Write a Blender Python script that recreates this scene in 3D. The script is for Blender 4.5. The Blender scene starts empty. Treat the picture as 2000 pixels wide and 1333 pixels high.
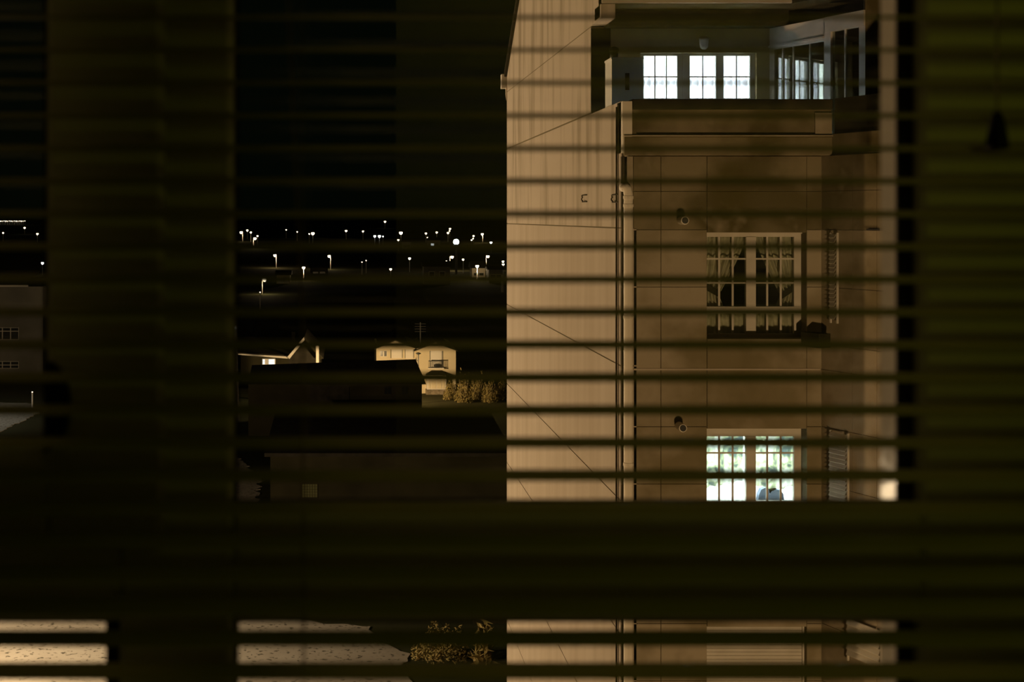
import bpy, math, random
from mathutils import Vector
random.seed(7)

# ------------------------------------------------------------------ camera, world, lights, exposure
scene = bpy.context.scene
COL = scene.collection
scene.view_settings.view_transform = 'Standard'
scene.view_settings.look = 'None'
scene.view_settings.gamma = 1.0
scene.view_settings.use_curve_mapping = False
scene.view_settings.exposure = 0.0
try:
    scene.cycles.use_denoising = True
    scene.cycles.max_bounces = 8
    scene.cycles.transparent_max_bounces = 24
    scene.cycles.sample_clamp_indirect = 4.0
except Exception:
    pass

# principal point of the (cropped) photograph: the side wall of the block runs to (675, 425)
F, CX, CY = 2778.0, 675.0, 425.0
cam = bpy.data.cameras.new('camera')
cam.lens = 50.0
cam.sensor_width = 36.0
cam.sensor_fit = 'HORIZONTAL'
cam.shift_x = (1000.0 - CX) / 2000.0
cam.shift_y = -(666.5 - CY) / 2000.0
cam.clip_start = 0.05
cam.clip_end = 4000
cam.dof.use_dof = True
cam.dof.focus_distance = 23.0
cam.dof.aperture_fstop = 8.5
camo = bpy.data.objects.new('camera', cam)
COL.objects.link(camo)
camo.location = (0, 0, 0)
camo.rotation_euler = (math.pi / 2, 0, 0)
scene.camera = camo

world = bpy.data.worlds.new('night_sky')
scene.world = world
world.use_nodes = True
world.node_tree.nodes['Background'].inputs[0].default_value = (0.52, 0.90, 0.42, 1)
world.node_tree.nodes['Background'].inputs[1].default_value = 0.0016

SODIUM = (1.0, 0.62, 0.29)

def lamp_light(name, loc, watts, color, radius=0.25):
    l = bpy.data.lights.new(name, 'POINT')
    l.energy = watts; l.color = color; l.shadow_soft_size = radius
    o = bpy.data.objects.new(name, l); COL.objects.link(o); o.location = loc
    return o

def spot_light(name, loc, target, watts, color, angle, blend=0.5, radius=0.25):
    l = bpy.data.lights.new(name, 'SPOT')
    l.energy = watts; l.color = color; l.shadow_soft_size = radius
    l.spot_size = math.radians(angle); l.spot_blend = blend
    o = bpy.data.objects.new(name, l); COL.objects.link(o); o.location = loc
    o.rotation_euler = (Vector(target) - Vector(loc)).to_track_quat('-Z', 'Y').to_euler()
    return o

def area_light(name, loc, target, watts, color, sx, sy):
    l = bpy.data.lights.new(name, 'AREA')
    l.shape = 'RECTANGLE'; l.size = sx; l.size_y = sy
    l.energy = watts; l.color = color
    o = bpy.data.objects.new(name, l); COL.objects.link(o); o.location = loc
    o.rotation_euler = (Vector(target) - Vector(loc)).to_track_quat('-Z', 'Y').to_euler()
    return o

# street lighting around the yard (all of it stands beside or below the view)
lamp_light('street_light', (-21, 25.5, -9.0), 7400, SODIUM, 0.3)
lamp_light('street_light', (-17.3, 46, -9.0), 13500, (1.0, 0.72, 0.44), 0.3)
spot_light('wall_flood', (5.4, 1.9, -9.0), (5.6, 20.3, -3.6), 4600, SODIUM, 70, 0.6, 0.3)
lamp_light('street_light', (2.6, 119, -13.0), 4900, (1.0, 0.66, 0.32), 0.2)
spot_light('street_light', (-38, 108, -8.0), (-36, 110, -16), 2600, (1.0, 0.95, 0.84), 120, 0.5, 0.3)
# unseen spots added in the room: one lights the frame, one the back wall
spot_light('room_fill', (1.3, -0.6, 0.7), (0.66, 1.0, -0.22), 4.6, (1.0, 0.98, 0.05), 58, 1.0, 0.15)
spot_light('room_fill', (1.1, -1.75, 0.95), (0.75, -2.6, 0.1), 9.0, (1.0, 0.86, 0.08), 100, 0.5, 0.06)

# ------------------------------------------------------------------ helpers
def P(px, py, d):
    return ((px - CX) / F * d, d, (CY - py) / F * d)
def PX(px, d): return (px - CX) / F * d
def PZ(py, d): return (CY - py) / F * d

def link(o, parent=None):
    COL.objects.link(o)
    if parent is not None:
        o.parent = parent
    return o

def tag(o, label=None, cat=None, group=None, kind=None):
    if label: o['label'] = label
    if cat: o['category'] = cat
    if group: o['group'] = group
    if kind: o['kind'] = kind
    return o

def empty(name, loc=(0, 0, 0)):
    o = bpy.data.objects.new(name, None)
    o.location = loc
    o.empty_display_size = 0.1
    COL.objects.link(o)
    return o

class MB:
    def __init__(self, org=(0, 0, 0)):
        self.v = []; self.f = []; self.o = Vector(org); self.smooth = False
    def add(self, vs, fs):
        n = len(self.v)
        self.v += [tuple(Vector(p) - self.o) for p in vs]
        self.f += [tuple(i + n for i in f) for f in fs]
        return self
    def box(self, x0, x1, y0, y1, z0, z1):
        if x0 > x1: x0, x1 = x1, x0
        if y0 > y1: y0, y1 = y1, y0
        if z0 > z1: z0, z1 = z1, z0
        vs = [(x0,y0,z0),(x1,y0,z0),(x1,y1,z0),(x0,y1,z0),(x0,y0,z1),(x1,y0,z1),(x1,y1,z1),(x0,y1,z1)]
        return self.add(vs, [(0,3,2,1),(4,5,6,7),(0,1,5,4),(1,2,6,5),(2,3,7,6),(3,0,4,7)])
    def cbox(self, x0, x1, y0, y1, z0, z1, c):
        """box whose front (-y) edges are chamfered by c"""
        vs = [(x0,y1,z0),(x1,y1,z0),(x1,y1,z1),(x0,y1,z1),
              (x0,y0+c,z0),(x1,y0+c,z0),(x1,y0+c,z1),(x0,y0+c,z1),
              (x0+c,y0,z0+c),(x1-c,y0,z0+c),(x1-c,y0,z1-c),(x0+c,y0,z1-c)]
        return self.add(vs, [(3,2,1,0),(0,1,5,4),(1,2,6,5),(2,3,7,6),(3,0,4,7),
                             (4,5,9,8),(5,6,10,9),(6,7,11,10),(7,4,8,11),(8,9,10,11)])
    def prism(self, pts, vec):
        n = len(pts); vec = Vector(vec)
        a = [Vector(p) for p in pts]; b = [p + vec for p in a]
        fs = [tuple(range(n)), tuple(range(2*n-1, n-1, -1))]
        fs += [(i, n+i, n+(i+1) % n, (i+1) % n) for i in range(n)]
        return self.add(a + b, fs)
    def slab(self, a, b, z0, z1, th):
        """upright slab from plan point a to plan point b, thickness th to the left-hand normal"""
        a = Vector((a[0], a[1], 0)); b = Vector((b[0], b[1], 0))
        d = (b - a).normalized(); n = Vector((-d.y, d.x, 0)) * th
        q = [a, b, b + n, a + n]
        return self.prism([(p.x, p.y, z0) for p in q], (0, 0, z1 - z0))
    def tube(self, path, r, n=8, cap=True):
        path = [Vector(p) for p in path]; rs = r if isinstance(r, (list, tuple)) else [r] * len(path)
        vs = []; fs = []
        for i, p in enumerate(path):
            t = (path[min(i+1, len(path)-1)] - path[max(i-1, 0)]).normalized()
            up = Vector((0, 0, 1)) if abs(t.z) < 0.9 else Vector((1, 0, 0))
            u = t.cross(up).normalized(); w = t.cross(u).normalized()
            for k in range(n):
                a = 2*math.pi*k/n
                vs.append(p + (u*math.cos(a) + w*math.sin(a))*rs[i])
        for i in range(len(path)-1):
            for k in range(n):
                fs.append((i*n+k, i*n+(k+1) % n, (i+1)*n+(k+1) % n, (i+1)*n+k))
        if cap:
            fs.append(tuple(range(n-1, -1, -1))); fs.append(tuple(range((len(path)-1)*n, len(path)*n)))
        return self.add(vs, fs)
    def lathe(self, c, prof, n=12, axis='z'):
        vs = []; fs = []
        for (r, h) in prof:
            for k in range(n):
                a = 2*math.pi*k/n
                if axis == 'z': vs.append((c[0]+r*math.cos(a), c[1]+r*math.sin(a), c[2]+h))
                else: vs.append((c[0]+r*math.cos(a), c[1]+h, c[2]+r*math.sin(a)))
        for i in range(len(prof)-1):
            for k in range(n):
                fs.append((i*n+k, i*n+(k+1) % n, (i+1)*n+(k+1) % n, (i+1)*n+k))
        fs.append(tuple(range(n-1, -1, -1))); fs.append(tuple(range((len(prof)-1)*n, len(prof)*n)))
        return self.add(vs, fs)
    def grid(self, fn, nu, nv):
        vs = [fn(i/nu, j/nv) for j in range(nv+1) for i in range(nu+1)]
        fs = [(j*(nu+1)+i, j*(nu+1)+i+1, (j+1)*(nu+1)+i+1, (j+1)*(nu+1)+i) for j in range(nv) for i in range(nu)]
        return self.add(vs, fs)
    def build(self, name, mat, parent=None, smooth=False):
        me = bpy.data.meshes.new(name)
        me.from_pydata(self.v, [], self.f)
        me.update()
        import bmesh
        bm = bmesh.new(); bm.from_mesh(me)
        bmesh.ops.recalc_face_normals(bm, faces=bm.faces)
        bm.to_mesh(me); bm.free()
        if smooth:
            for p in me.polygons: p.use_smooth = True
        if mat: me.materials.append(mat)
        o = bpy.data.objects.new(name, me)
        if parent is not None and self.o == Vector((0, 0, 0)):
            o.location = -Vector(parent.location) if parent.parent is None else (0, 0, 0)
        link(o, parent)
        if self.o != Vector((0, 0, 0)) and parent is None:
            o.location = self.o
        return o

# ------------------------------------------------------------------ materials
def new_mat(name):
    m = bpy.data.materials.new(name); m.use_nodes = True
    nt = m.node_tree; nt.nodes.clear()
    out = nt.nodes.new('ShaderNodeOutputMaterial')
    return m, nt, out

def surf(name, c1, c2=None, scale=3.0, rough=0.7, stretch=(1, 1, 1), detail=5.0, lo=0.35, hi=0.65, bump=0.0, bscale=40.0, spec=0.3, metal=0.0, c3=None, scale3=20.0, lo3=0.6, hi3=0.75):
    m, nt, out = new_mat(name)
    b = nt.nodes.new('ShaderNodeBsdfPrincipled')
    b.inputs['Roughness'].default_value = rough
    b.inputs['Metallic'].default_value = metal
    b.inputs['Specular IOR Level'].default_value = spec
    nt.links.new(b.outputs[0], out.inputs[0])
    tc = nt.nodes.new('ShaderNodeTexCoord')
    mp = nt.nodes.new('ShaderNodeMapping')
    mp.inputs['Scale'].default_value = stretch
    nt.links.new(tc.outputs['Object'], mp.inputs[0])
    col = None
    if c2 is not None:
        n = nt.nodes.new('ShaderNodeTexNoise'); n.inputs['Scale'].default_value = scale; n.inputs['Detail'].default_value = detail
        nt.links.new(mp.outputs[0], n.inputs['Vector'])
        r = nt.nodes.new('ShaderNodeValToRGB')
        r.color_ramp.elements[0].position = lo; r.color_ramp.elements[0].color = (*c1, 1)
        r.color_ramp.elements[1].position = hi; r.color_ramp.elements[1].color = (*c2, 1)
        nt.links.new(n.outputs[0], r.inputs[0]); col = r.outputs[0]
        if c3 is not None:
            n3 = nt.nodes.new('ShaderNodeTexNoise'); n3.inputs['Scale'].default_value = scale3; n3.inputs['Detail'].default_value = 3
            nt.links.new(tc.outputs['Object'], n3.inputs['Vector'])
            r3 = nt.nodes.new('ShaderNodeMapRange'); r3.inputs[1].default_value = lo3; r3.inputs[2].default_value = hi3
            nt.links.new(n3.outputs[0], r3.inputs[0])
            mx = nt.nodes.new('ShaderNodeMix'); mx.data_type = 'RGBA'
            nt.links.new(r3.outputs[0], mx.inputs[0]); nt.links.new(col, mx.inputs[6]); mx.inputs[7].default_value = (*c3, 1)
            col = mx.outputs[2]
        nt.links.new(col, b.inputs['Base Color'])
    else:
        b.inputs['Base Color'].default_value = (*c1, 1)
    if bump:
        nb = nt.nodes.new('ShaderNodeTexNoise'); nb.inputs['Scale'].default_value = bscale
        nt.links.new(tc.outputs['Object'], nb.inputs['Vector'])
        bp = nt.nodes.new('ShaderNodeBump'); bp.inputs['Strength'].default_value = bump; bp.inputs['Distance'].default_value = 0.02
        nt.links.new(nb.outputs[0], bp.inputs['Height']); nt.links.new(bp.outputs[0], b.inputs['Normal'])
    return m

def emit(name, color, strength):
    m, nt, out = new_mat(name)
    e = nt.nodes.new('ShaderNodeEmission'); e.inputs[0].default_value = (*color, 1); e.inputs[1].default_value = strength
    nt.links.new(e.outputs[0], out.inputs[0])
    return m

def glass(name, tint=(1, 1, 1), f0=0.04, rough=0.0):
    m, nt, out = new_mat(name)
    lw = nt.nodes.new('ShaderNodeLayerWeight'); lw.inputs[0].default_value = 0.5
    pw = nt.nodes.new('ShaderNodeMath'); pw.operation = 'POWER'; pw.inputs[1].default_value = 5.0
    nt.links.new(lw.outputs['Facing'], pw.inputs[0])
    ml = nt.nodes.new('ShaderNodeMath'); ml.operation = 'MULTIPLY_ADD'; ml.inputs[1].default_value = 1 - f0; ml.inputs[2].default_value = f0
    nt.links.new(pw.outputs[0], ml.inputs[0])
    t = nt.nodes.new('ShaderNodeBsdfTransparent'); t.inputs[0].default_value = (*tint, 1)
    g = nt.nodes.new('ShaderNodeBsdfGlossy'); g.inputs['Roughness'].default_value = rough; g.inputs[0].default_value = (1, 1, 1, 1)
    mx = nt.nodes.new('ShaderNodeMixShader')
    nt.links.new(ml.outputs[0], mx.inputs[0]); nt.links.new(t.outputs[0], mx.inputs[1]); nt.links.new(g.outputs[0], mx.inputs[2])
    nt.links.new(mx.outputs[0], out.inputs[0])
    return m

def cloth(name, c1, c2=None, trans=0.6, scale=6.0, lo=0.45, hi=0.6, voronoi=False):
    m, nt, out = new_mat(name)
    d = nt.nodes.new('ShaderNodeBsdfDiffuse'); t = nt.nodes.new('ShaderNodeBsdfTranslucent')
    mx = nt.nodes.new('ShaderNodeMixShader'); mx.inputs[0].default_value = trans
    nt.links.new(d.outputs[0], mx.inputs[1]); nt.links.new(t.outputs[0], mx.inputs[2]); nt.links.new(mx.outputs[0], out.inputs[0])
    if c2 is None:
        d.inputs[0].default_value = (*c1, 1); t.inputs[0].default_value = (*c1, 1)
    else:
        tc = nt.nodes.new('ShaderNodeTexCoord')
        n = nt.nodes.new('ShaderNodeTexNoise'); n.inputs['Scale'].default_value = scale; n.inputs['Detail'].default_value = 3.0
        n.inputs['Distortion'].default_value = 1.6 if voronoi else 0.2
        nt.links.new(tc.outputs['Object'], n.inputs['Vector'])
        r = nt.nodes.new('ShaderNodeValToRGB')
        r.color_ramp.elements[0].position = lo; r.color_ramp.elements[0].color = (*c1, 1)
        r.color_ramp.elements[1].position = hi; r.color_ramp.elements[1].color = (*c2, 1)
        if voronoi:
            e = r.color_ramp.elements.new((lo + hi) / 2); e.color = (0.68, 0.72, 0.56, 1)
        nt.links.new(n.outputs[0], r.inputs[0])
        nt.links.new(r.outputs[0], d.inputs[0]); nt.links.new(r.outputs[0], t.inputs[0])
    return m

M = {}
M['pvc'] = surf('frame_pvc', (0.46, 0.49, 0.40), (0.50, 0.53, 0.44), 3, 0.5, spec=0.2)
M['pvc_gloss'] = surf('frame_return_pvc', (0.40, 0.37, 0.31), (0.46, 0.42, 0.36), 9, 0.14, stretch=(1, 1, 0.1), spec=0.002, bump=0.02, bscale=60)
M['gasket'] = surf('rubber_gasket', (0.012, 0.012, 0.013), None, rough=0.8, spec=0.1)
M['black'] = surf('black_plastic', (0.006, 0.006, 0.007), None, rough=0.6, spec=0.1)
M['pane'] = glass('window_glass', (0.97, 0.98, 0.96), 0.035)
M['slat'] = surf('slat_enamel', (0.31, 0.30, 0.16), (0.34, 0.33, 0.18), 8, 0.5, spec=0.2)
M['cord'] = surf('blind_cord', (0.22, 0.18, 0.12), None, rough=0.9, spec=0.1)
M['paint'] = surf('room_paint', (0.62, 0.55, 0.42), (0.55, 0.48, 0.36), 2, 0.9, spec=0.1)
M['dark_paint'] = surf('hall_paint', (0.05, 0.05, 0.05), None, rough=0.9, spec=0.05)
M['side'] = surf('stained_render', (0.60, 0.52, 0.43), (0.50, 0.42, 0.33), 2.0, 0.9, stretch=(1, 0.9, 0.09), detail=9.0, lo=0.36, hi=0.72, spec=0.1, bump=0.15, bscale=30)
M['side_top'] = surf('streaked_render', (0.60, 0.52, 0.43), (0.27, 0.22, 0.15), 2.0, 0.9, stretch=(1, 0.8, 0.12), detail=9.0, lo=0.47, hi=0.74, spec=0.1, bump=0.15, bscale=30)
M['facade'] = surf('weathered_panel', (0.42, 0.36, 0.27), (0.24, 0.20, 0.12), 0.8, 0.9, detail=8.0, lo=0.42, hi=0.60, spec=0.1, c3=(0.16, 0.13, 0.07), scale3=1.7, lo3=0.52, hi3=0.85, bump=0.12, bscale=60)
M['facade_dirty'] = surf('dirty_panel', (0.27, 0.225, 0.145), (0.11, 0.09, 0.04), 0.9, 0.9, detail=8.0, lo=0.40, hi=0.58, spec=0.1, c3=(0.40, 0.34, 0.25), scale3=1.8, lo3=0.60, hi3=0.78, bump=0.12, bscale=60)
M['core'] = surf('joint_mortar', (0.20, 0.17, 0.11), None, rough=0.95, spec=0.05)
M['coping'] = surf('stain_and_shade', (0.018, 0.02, 0.012), (0.05, 0.045, 0.025), 2.5, 0.95, spec=0.05)  # stained coping stone; also puts shade into the lintel beam
M['soffit'] = surf('shaded_soffit', (0.10, 0.09, 0.05), (0.065, 0.055, 0.025), 1.5, 0.9, spec=0.05)  # darkened so the shade under the roof sits in its colour
M['terrace'] = surf('terrace_render', (0.44, 0.37, 0.20), (0.34, 0.28, 0.14), 1.5, 0.9, spec=0.1)
M['terrace_tile'] = surf('terrace_tile', (0.55, 0.54, 0.48), None, rough=0.7, spec=0.2)
M['white_frame'] = surf('white_joinery', (0.66, 0.62, 0.55), (0.58, 0.54, 0.47), 4, 0.5, spec=0.3)
M['bay_glass'] = glass('bay_glass', (0.9, 0.95, 0.92), 0.13)
M['far_glass'] = glass('far_glass', (0.92, 0.95, 0.94), 0.05)
M['pipe'] = surf('painted_downpipe', (0.88, 0.82, 0.72), (0.80, 0.73, 0.62), 2, 0.6, stretch=(3, 3, 0.4), spec=0.2)
M['cable'] = surf('dark_cable', (0.06, 0.05, 0.035), None, rough=0.8, spec=0.1)
M['metal'] = surf('galvanised_metal', (0.30, 0.28, 0.24), None, rough=0.5, metal=0.4)
M['dark_metal'] = surf('dark_metal', (0.03, 0.03, 0.03), None, rough=0.6)
M['cabinet'] = surf('cabinet_enamel', (0.90, 0.90, 0.86), (0.84, 0.84, 0.80), 3, 0.5)
M['sheer'] = cloth('sheer_curtain', (0.93, 0.92, 0.97), None, 0.75)
M['drape'] = cloth('net_drape', (0.72, 0.66, 0.50), (0.52, 0.48, 0.34), 0.15, 5, 0.4, 0.65)
M['floral'] = cloth('floral_curtain', (0.30, 0.35, 0.35), (0.93, 0.95, 0.92), 0.7, 3.2, 0.38, 0.56, True)
M['room_white'] = surf('lit_room_wall', (0.85, 0.86, 0.86), None, rough=0.9, spec=0.05)
M['jacket'] = surf('blue_grey_cloth', (0.10, 0.13, 0.19), (0.17, 0.20, 0.27), 9, 0.95, spec=0.05)
M['dirt'] = surf('gravel_yard', (0.46, 0.42, 0.36), (0.34, 0.30, 0.25), 0.35, 0.95, lo=0.3, hi=0.7, spec=0.05, c3=(0.10, 0.09, 0.07), scale3=5.0, lo3=0.58, hi3=0.66, bump=0.6, bscale=3)
M['field'] = surf('dark_field', (0.035, 0.04, 0.02), (0.07, 0.065, 0.035), 0.05, 0.98, spec=0.02)
M['grass'] = surf('rough_grass', (0.03, 0.04, 0.016), (0.06, 0.06, 0.028), 0.6, 0.98, spec=0.02)
M['leaf'] = surf('dry_leaf', (0.36, 0.27, 0.11), (0.22, 0.19, 0.07), 3, 0.8, spec=0.1)
M['stem'] = surf('plant_stem', (0.20, 0.16, 0.09), None, rough=0.9)
M['house_wall'] = surf('cream_render', (0.72, 0.62, 0.44), (0.66, 0.56, 0.38), 0.8, 0.9, spec=0.1)
M['house_white'] = surf('white_render', (0.75, 0.70, 0.62), None, rough=0.8, spec=0.1)
M['grey_wall'] = surf('grey_render', (0.26, 0.25, 0.22), (0.20, 0.19, 0.16), 0.5, 0.9, spec=0.1)
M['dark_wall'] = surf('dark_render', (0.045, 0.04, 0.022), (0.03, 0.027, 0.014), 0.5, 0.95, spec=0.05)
M['roof'] = surf('dark_roof_tile', (0.045, 0.04, 0.03), (0.03, 0.027, 0.02), 2, 0.95, spec=0.05)
M['stone'] = surf('rubble_stone', (0.30, 0.24, 0.17), (0.16, 0.13, 0.09), 5, 0.95, lo=0.4, hi=0.6)
M['dark_pane'] = surf('dark_window_pane', (0.02, 0.022, 0.02), None, rough=0.15, spec=0.4)
M['warm_lamp'] = emit('warm_lamp_glow', (1.0, 0.80, 0.55), 7.0)
M['white_lamp'] = emit('white_lamp_glow', (0.92, 0.96, 1.0), 8.0)
M['flood'] = emit('flood_lamp_glow', (0.85, 0.95, 1.0), 18.0)
M['lit_pane'] = emit('lit_pane_glow', (0.88, 0.95, 0.95), 1.6)
M['dim_pane'] = emit('dim_lit_pane_glow', (0.85, 0.60, 0.16), 0.04)

# ================================================================== THE WINDOW AND THE ROOM
win = empty('window_1', (0.12, 1.02, -1.0)); tag(win, kind='structure')
win['label'] = 'dark framed window with mullion and transom seen from inside'
YF = 1.000        # room face of the frame
YG = 1.0135       # glass plane starts behind the lip
YR = 1.030        # front of the gasket line / start of the outer return
YO = 1.066        # outer face
XL = PX(455, YF); XR = PX(1800, YF)
XLP = PX(232, YF)
ZT = PZ(998, YF); ZB = PZ(1216, YF)         # transom top / bottom
ZTOP, ZBOT = 0.42, -1.05
XFR = 0.56; XFL = -0.75

def wbox(name, mat, x0, x1, y0, y1, z0, z1, c=0.0):
    m = MB()
    if c: m.cbox(x0, x1, y0, y1, z0, z1, c)
    else: m.box(x0, x1, y0, y1, z0, z1)
    return m.build(name, mat, win)

wbox('mullion', M['pvc'], XLP, XL, YF, YR + .002, ZBOT + .07, ZTOP - .07, 0.004)
wbox('jamb', M['pvc'], XR, XFR, YF, YO, ZBOT, ZTOP, 0.004)
wbox('jamb', M['pvc'], XFL, XFL + 0.08, YF, YO, ZBOT, ZTOP, 0.004)
wbox('transom', M['pvc'], XL, XR, YF, YR + .002, ZB, ZT, 0.004)
wbox('transom', M['pvc'], XFL + .08, XLP, YF, YO - .002, ZB, ZT, 0.004)
wbox('head', M['pvc'], XFL + .08, XR, YF, YO, ZTOP - 0.07, ZTOP, 0.004)
wbox('sill', M['pvc'], XFL + .08, XR, YF, YO, ZBOT, ZBOT + 0.07, 0.004)
# beads, gaskets and panes: upper right light, lower right light, lower left light
def light_fill(x0, x1, z0, z1):
    b = 0.0095
    # glossy outer return just inside the opening, behind the gasket
    wbox('outer_bead', M['pvc_gloss'], x1 - 0.0102, x1, 1.0168, 1.0480, z0, z1)
    for (a0, a1, c0, c1) in ((x1 - 0.0115, x1 - 0.0001, z0, z1), (x0 + 0.0001, x0 + 0.003, z0, z1),
                             (x0 + .003, x1 - .0115, z0, z0 + 0.005), (x0 + .003, x1 - .0115, z1 - 0.004, z1)):
        wbox('gasket', M['gasket'], a0, a1, YG, 1.0165, c0, c1)
    wbox('pane', M['pane'], x0 + 0.0002, x1 - 0.0080, 1.0180, 1.0220, z0 + 0.0002, z1 - 0.0002)
light_fill(XL, XR - 0.0005, ZT, ZTOP - 0.07)
light_fill(XL, XR - 0.0005, ZBOT + 0.07, ZB)
light_fill(XFL + 0.08, XLP, ZBOT + 0.07, ZB)
# opening sash of the left light, standing proud of the frame
YS = 0.985
sx1 = PX(318, YS); sx0 = XFL + 0.06
six1 = PX(90, YS); sz0 = PZ(1075, YS); siz0 = PZ(868, YS); sz1 = ZTOP - .05
sash = empty('sash', (0, 0, 0)); sash.parent = win; sash.location = -win.location
def sbox(name, mat, *a, c=0.0):
    m = MB()
    (m.cbox(*a, c) if c else m.box(*a))
    o = m.build(name, mat, sash); o.location = (0, 0, 0)
    return o
sbox('stile', M['pvc'], six1, sx1, YS, YF - 0.0002, sz0, sz1, c=0.004)
sbox('stile', M['pvc'], sx0, sx0 + 0.08, YS, YF - 0.0002, sz0, sz1, c=0.004)
sbox('rail', M['pvc'], sx0 + .08, six1, YS, YF - 0.0002, sz0, siz0, c=0.004)
sbox('rail', M['pvc'], sx0 + .08, six1, YS, YF - 0.0002, sz1 - .08, sz1, c=0.004)
sbox('gasket', M['gasket'], six1 - .003, six1, YS + 0.006, YF - .0003, siz0, sz1 - .08)
sbox('gasket', M['gasket'], sx0 + .08, six1 - .003, YS + 0.006, YF - .0003, siz0, siz0 + .003)
sbox('pane', M['pane'], sx0 + .08, six1 - .003, YS + .008, YS + .012, siz0 + .003, sz1 - .08)
# fixed stiles behind the sash
wbox('stile', M['pvc'], PX(105, YF), XLP - 0.0002, YF + .001, YO - .004, ZT, ZTOP - .07)
# black round-backed latch on the sash stile
m = MB(); zc = PZ(792, YS); xc = six1 + 0.0006
prof = [(xc, YS - .012, zc + .033)]
for k in range(0, 13):
    a = math.pi/2 - math.pi*k/12
    prof.append((xc + 0.017*math.cos(a), YS - .012, zc + 0.031*math.sin(a)))
m.prism(prof[1:], (0, 0.0119, 0))
lt = m.build('latch', M['black'], win); lt['label'] = 'black half-round latch on the sash stile'

# ---- venetian blind
blind = empty('venetian_blind', (0.0, 0.95, 0.40))
tag(blind, 'lowered venetian blind with narrow tilted slats in front of the window', 'blind')
YB = 0.95
PITCH = 63.7 / F * YB
TILT = math.radians(7.5)
SW = 0.025
def slat_mesh(x0, x1):
    n = 8; th = 0.0005
    pts_t = []; pts_b = []
    for i in range(n + 1):
        u = (i / n - 0.5) * SW
        crown = 0.0022 * (1 - (2*u/SW)**2)
        y = u * math.cos(TILT) - crown * math.sin(TILT)
        z = u * math.sin(TILT) + crown * math.cos(TILT)
        pts_t.append((y, z + th)); pts_b.append((y, z))
    ring = pts_t + pts_b[::-1]
    mb = MB()
    mb.prism([(x0, y, z) for (y, z) in ring], (x1 - x0, 0, 0))
    return mb
proto = None
z_first = PZ(34.5, YB)
BX0, BX1 = -0.70, 0.535
for i in range(-3, 26):
    z = z_first - i * PITCH - 0.0011
    if proto is None:
        o = slat_mesh(BX0, BX1).build('slat', M['slat'], blind, smooth=False)
        proto = o
    else:
        o = proto.copy(); link(o, blind)
    o.location = (0, 0, z - 0.40)
ztop = z_first + 3*PITCH + 0.02
o = MB().box(BX0, BX1, YB - .02, YB + .02, ztop, ztop + 0.035).build('headrail', M['slat'], blind)
zb = z_first - 26*PITCH
o = MB().cbox(BX0, BX1, YB - .012, YB + .012, zb - .008, zb + .008, .003).build('bottom_rail', M['slat'], blind)
m = MB(); m.tube([(PX(553, .962), .9645, ztop), (PX(592, .962), .9645, PZ(690, .962)), (PX(597, .962), .9645, zb)], 0.0006, 5)
m.build('ladder_cord', M['cord'], blind)
m = MB(); m.tube([(PX(590, .936), .9355, ztop), (PX(590, .936), .9355, zb)], 0.0003, 5)
m.build('ladder_cord', M['cord'], blind)
# pull with its cord at the right end
tp = empty('cord_pull', P(1948, 292, 0.93))
tag(tp, 'black bell-shaped cord pull hanging in front of the window jamb', 'cord pull')
m = MB(tp.location); x, y, z = P(1948, 292, 0.93)
m.lathe((x, y, z), [(0.0068, 0), (0.0072, 0.0015), (0.0066, 0.008), (0.0050, 0.016), (0.0036, 0.022), (0.0022, 0.0245)], 16)
m.build('bell', M['black'], tp, smooth=True)
m = MB(tp.location); m.tube([(x, y, z + .024), (x, y, ztop)], 0.0008, 6)
m.build('cord', M['cord'], tp)

# ---- the room
def struct(name, mat, boxes):
    m = MB()
    for b in boxes: m.box(*b)
    o = m.build(name, mat)
    tag(o, kind='structure')
    return o
RX0, RX1, RY0, RZ0, RZ1 = -1.9, 1.7, -2.6, -1.55, 1.1
W0, W1 = YF + .004, 1.26
struct('wall_window', M['paint'], [(RX0 - .2, XFL, W0, W1, RZ0 - .2, RZ1 + .2), (XFR, RX1 + .2, W0, W1, RZ0 - .2, RZ1 + .2),
                                   (XFL, XFR, W0, W1, RZ0 - .2, ZBOT), (XFL, XFR, W0, W1, ZTOP, RZ1 + .2)])
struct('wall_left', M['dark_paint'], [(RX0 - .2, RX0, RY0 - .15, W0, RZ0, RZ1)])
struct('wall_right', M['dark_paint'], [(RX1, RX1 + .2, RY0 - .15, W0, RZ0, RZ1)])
DX0, DX1, DZ = -0.75, 0.165, 0.78
struct('wall_back', M['paint'], [(RX0, DX0, RY0 - .15, RY0, RZ0, RZ1), (DX1, RX1, RY0 - .15, RY0, RZ0, RZ1), (DX0, DX1, RY0 - .15, RY0, DZ, RZ1)])
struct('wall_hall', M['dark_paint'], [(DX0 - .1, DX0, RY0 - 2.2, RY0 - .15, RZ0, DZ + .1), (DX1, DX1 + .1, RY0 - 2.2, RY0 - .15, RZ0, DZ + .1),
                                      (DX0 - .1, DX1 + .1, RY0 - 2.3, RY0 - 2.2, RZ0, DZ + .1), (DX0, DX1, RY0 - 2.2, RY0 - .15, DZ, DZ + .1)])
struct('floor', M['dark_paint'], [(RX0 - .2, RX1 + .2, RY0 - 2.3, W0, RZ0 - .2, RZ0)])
struct('ceiling', M['dark_paint'], [(RX0 - .2, RX1 + .2, RY0 - .15, W0, RZ1, RZ1 + .2)])

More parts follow.
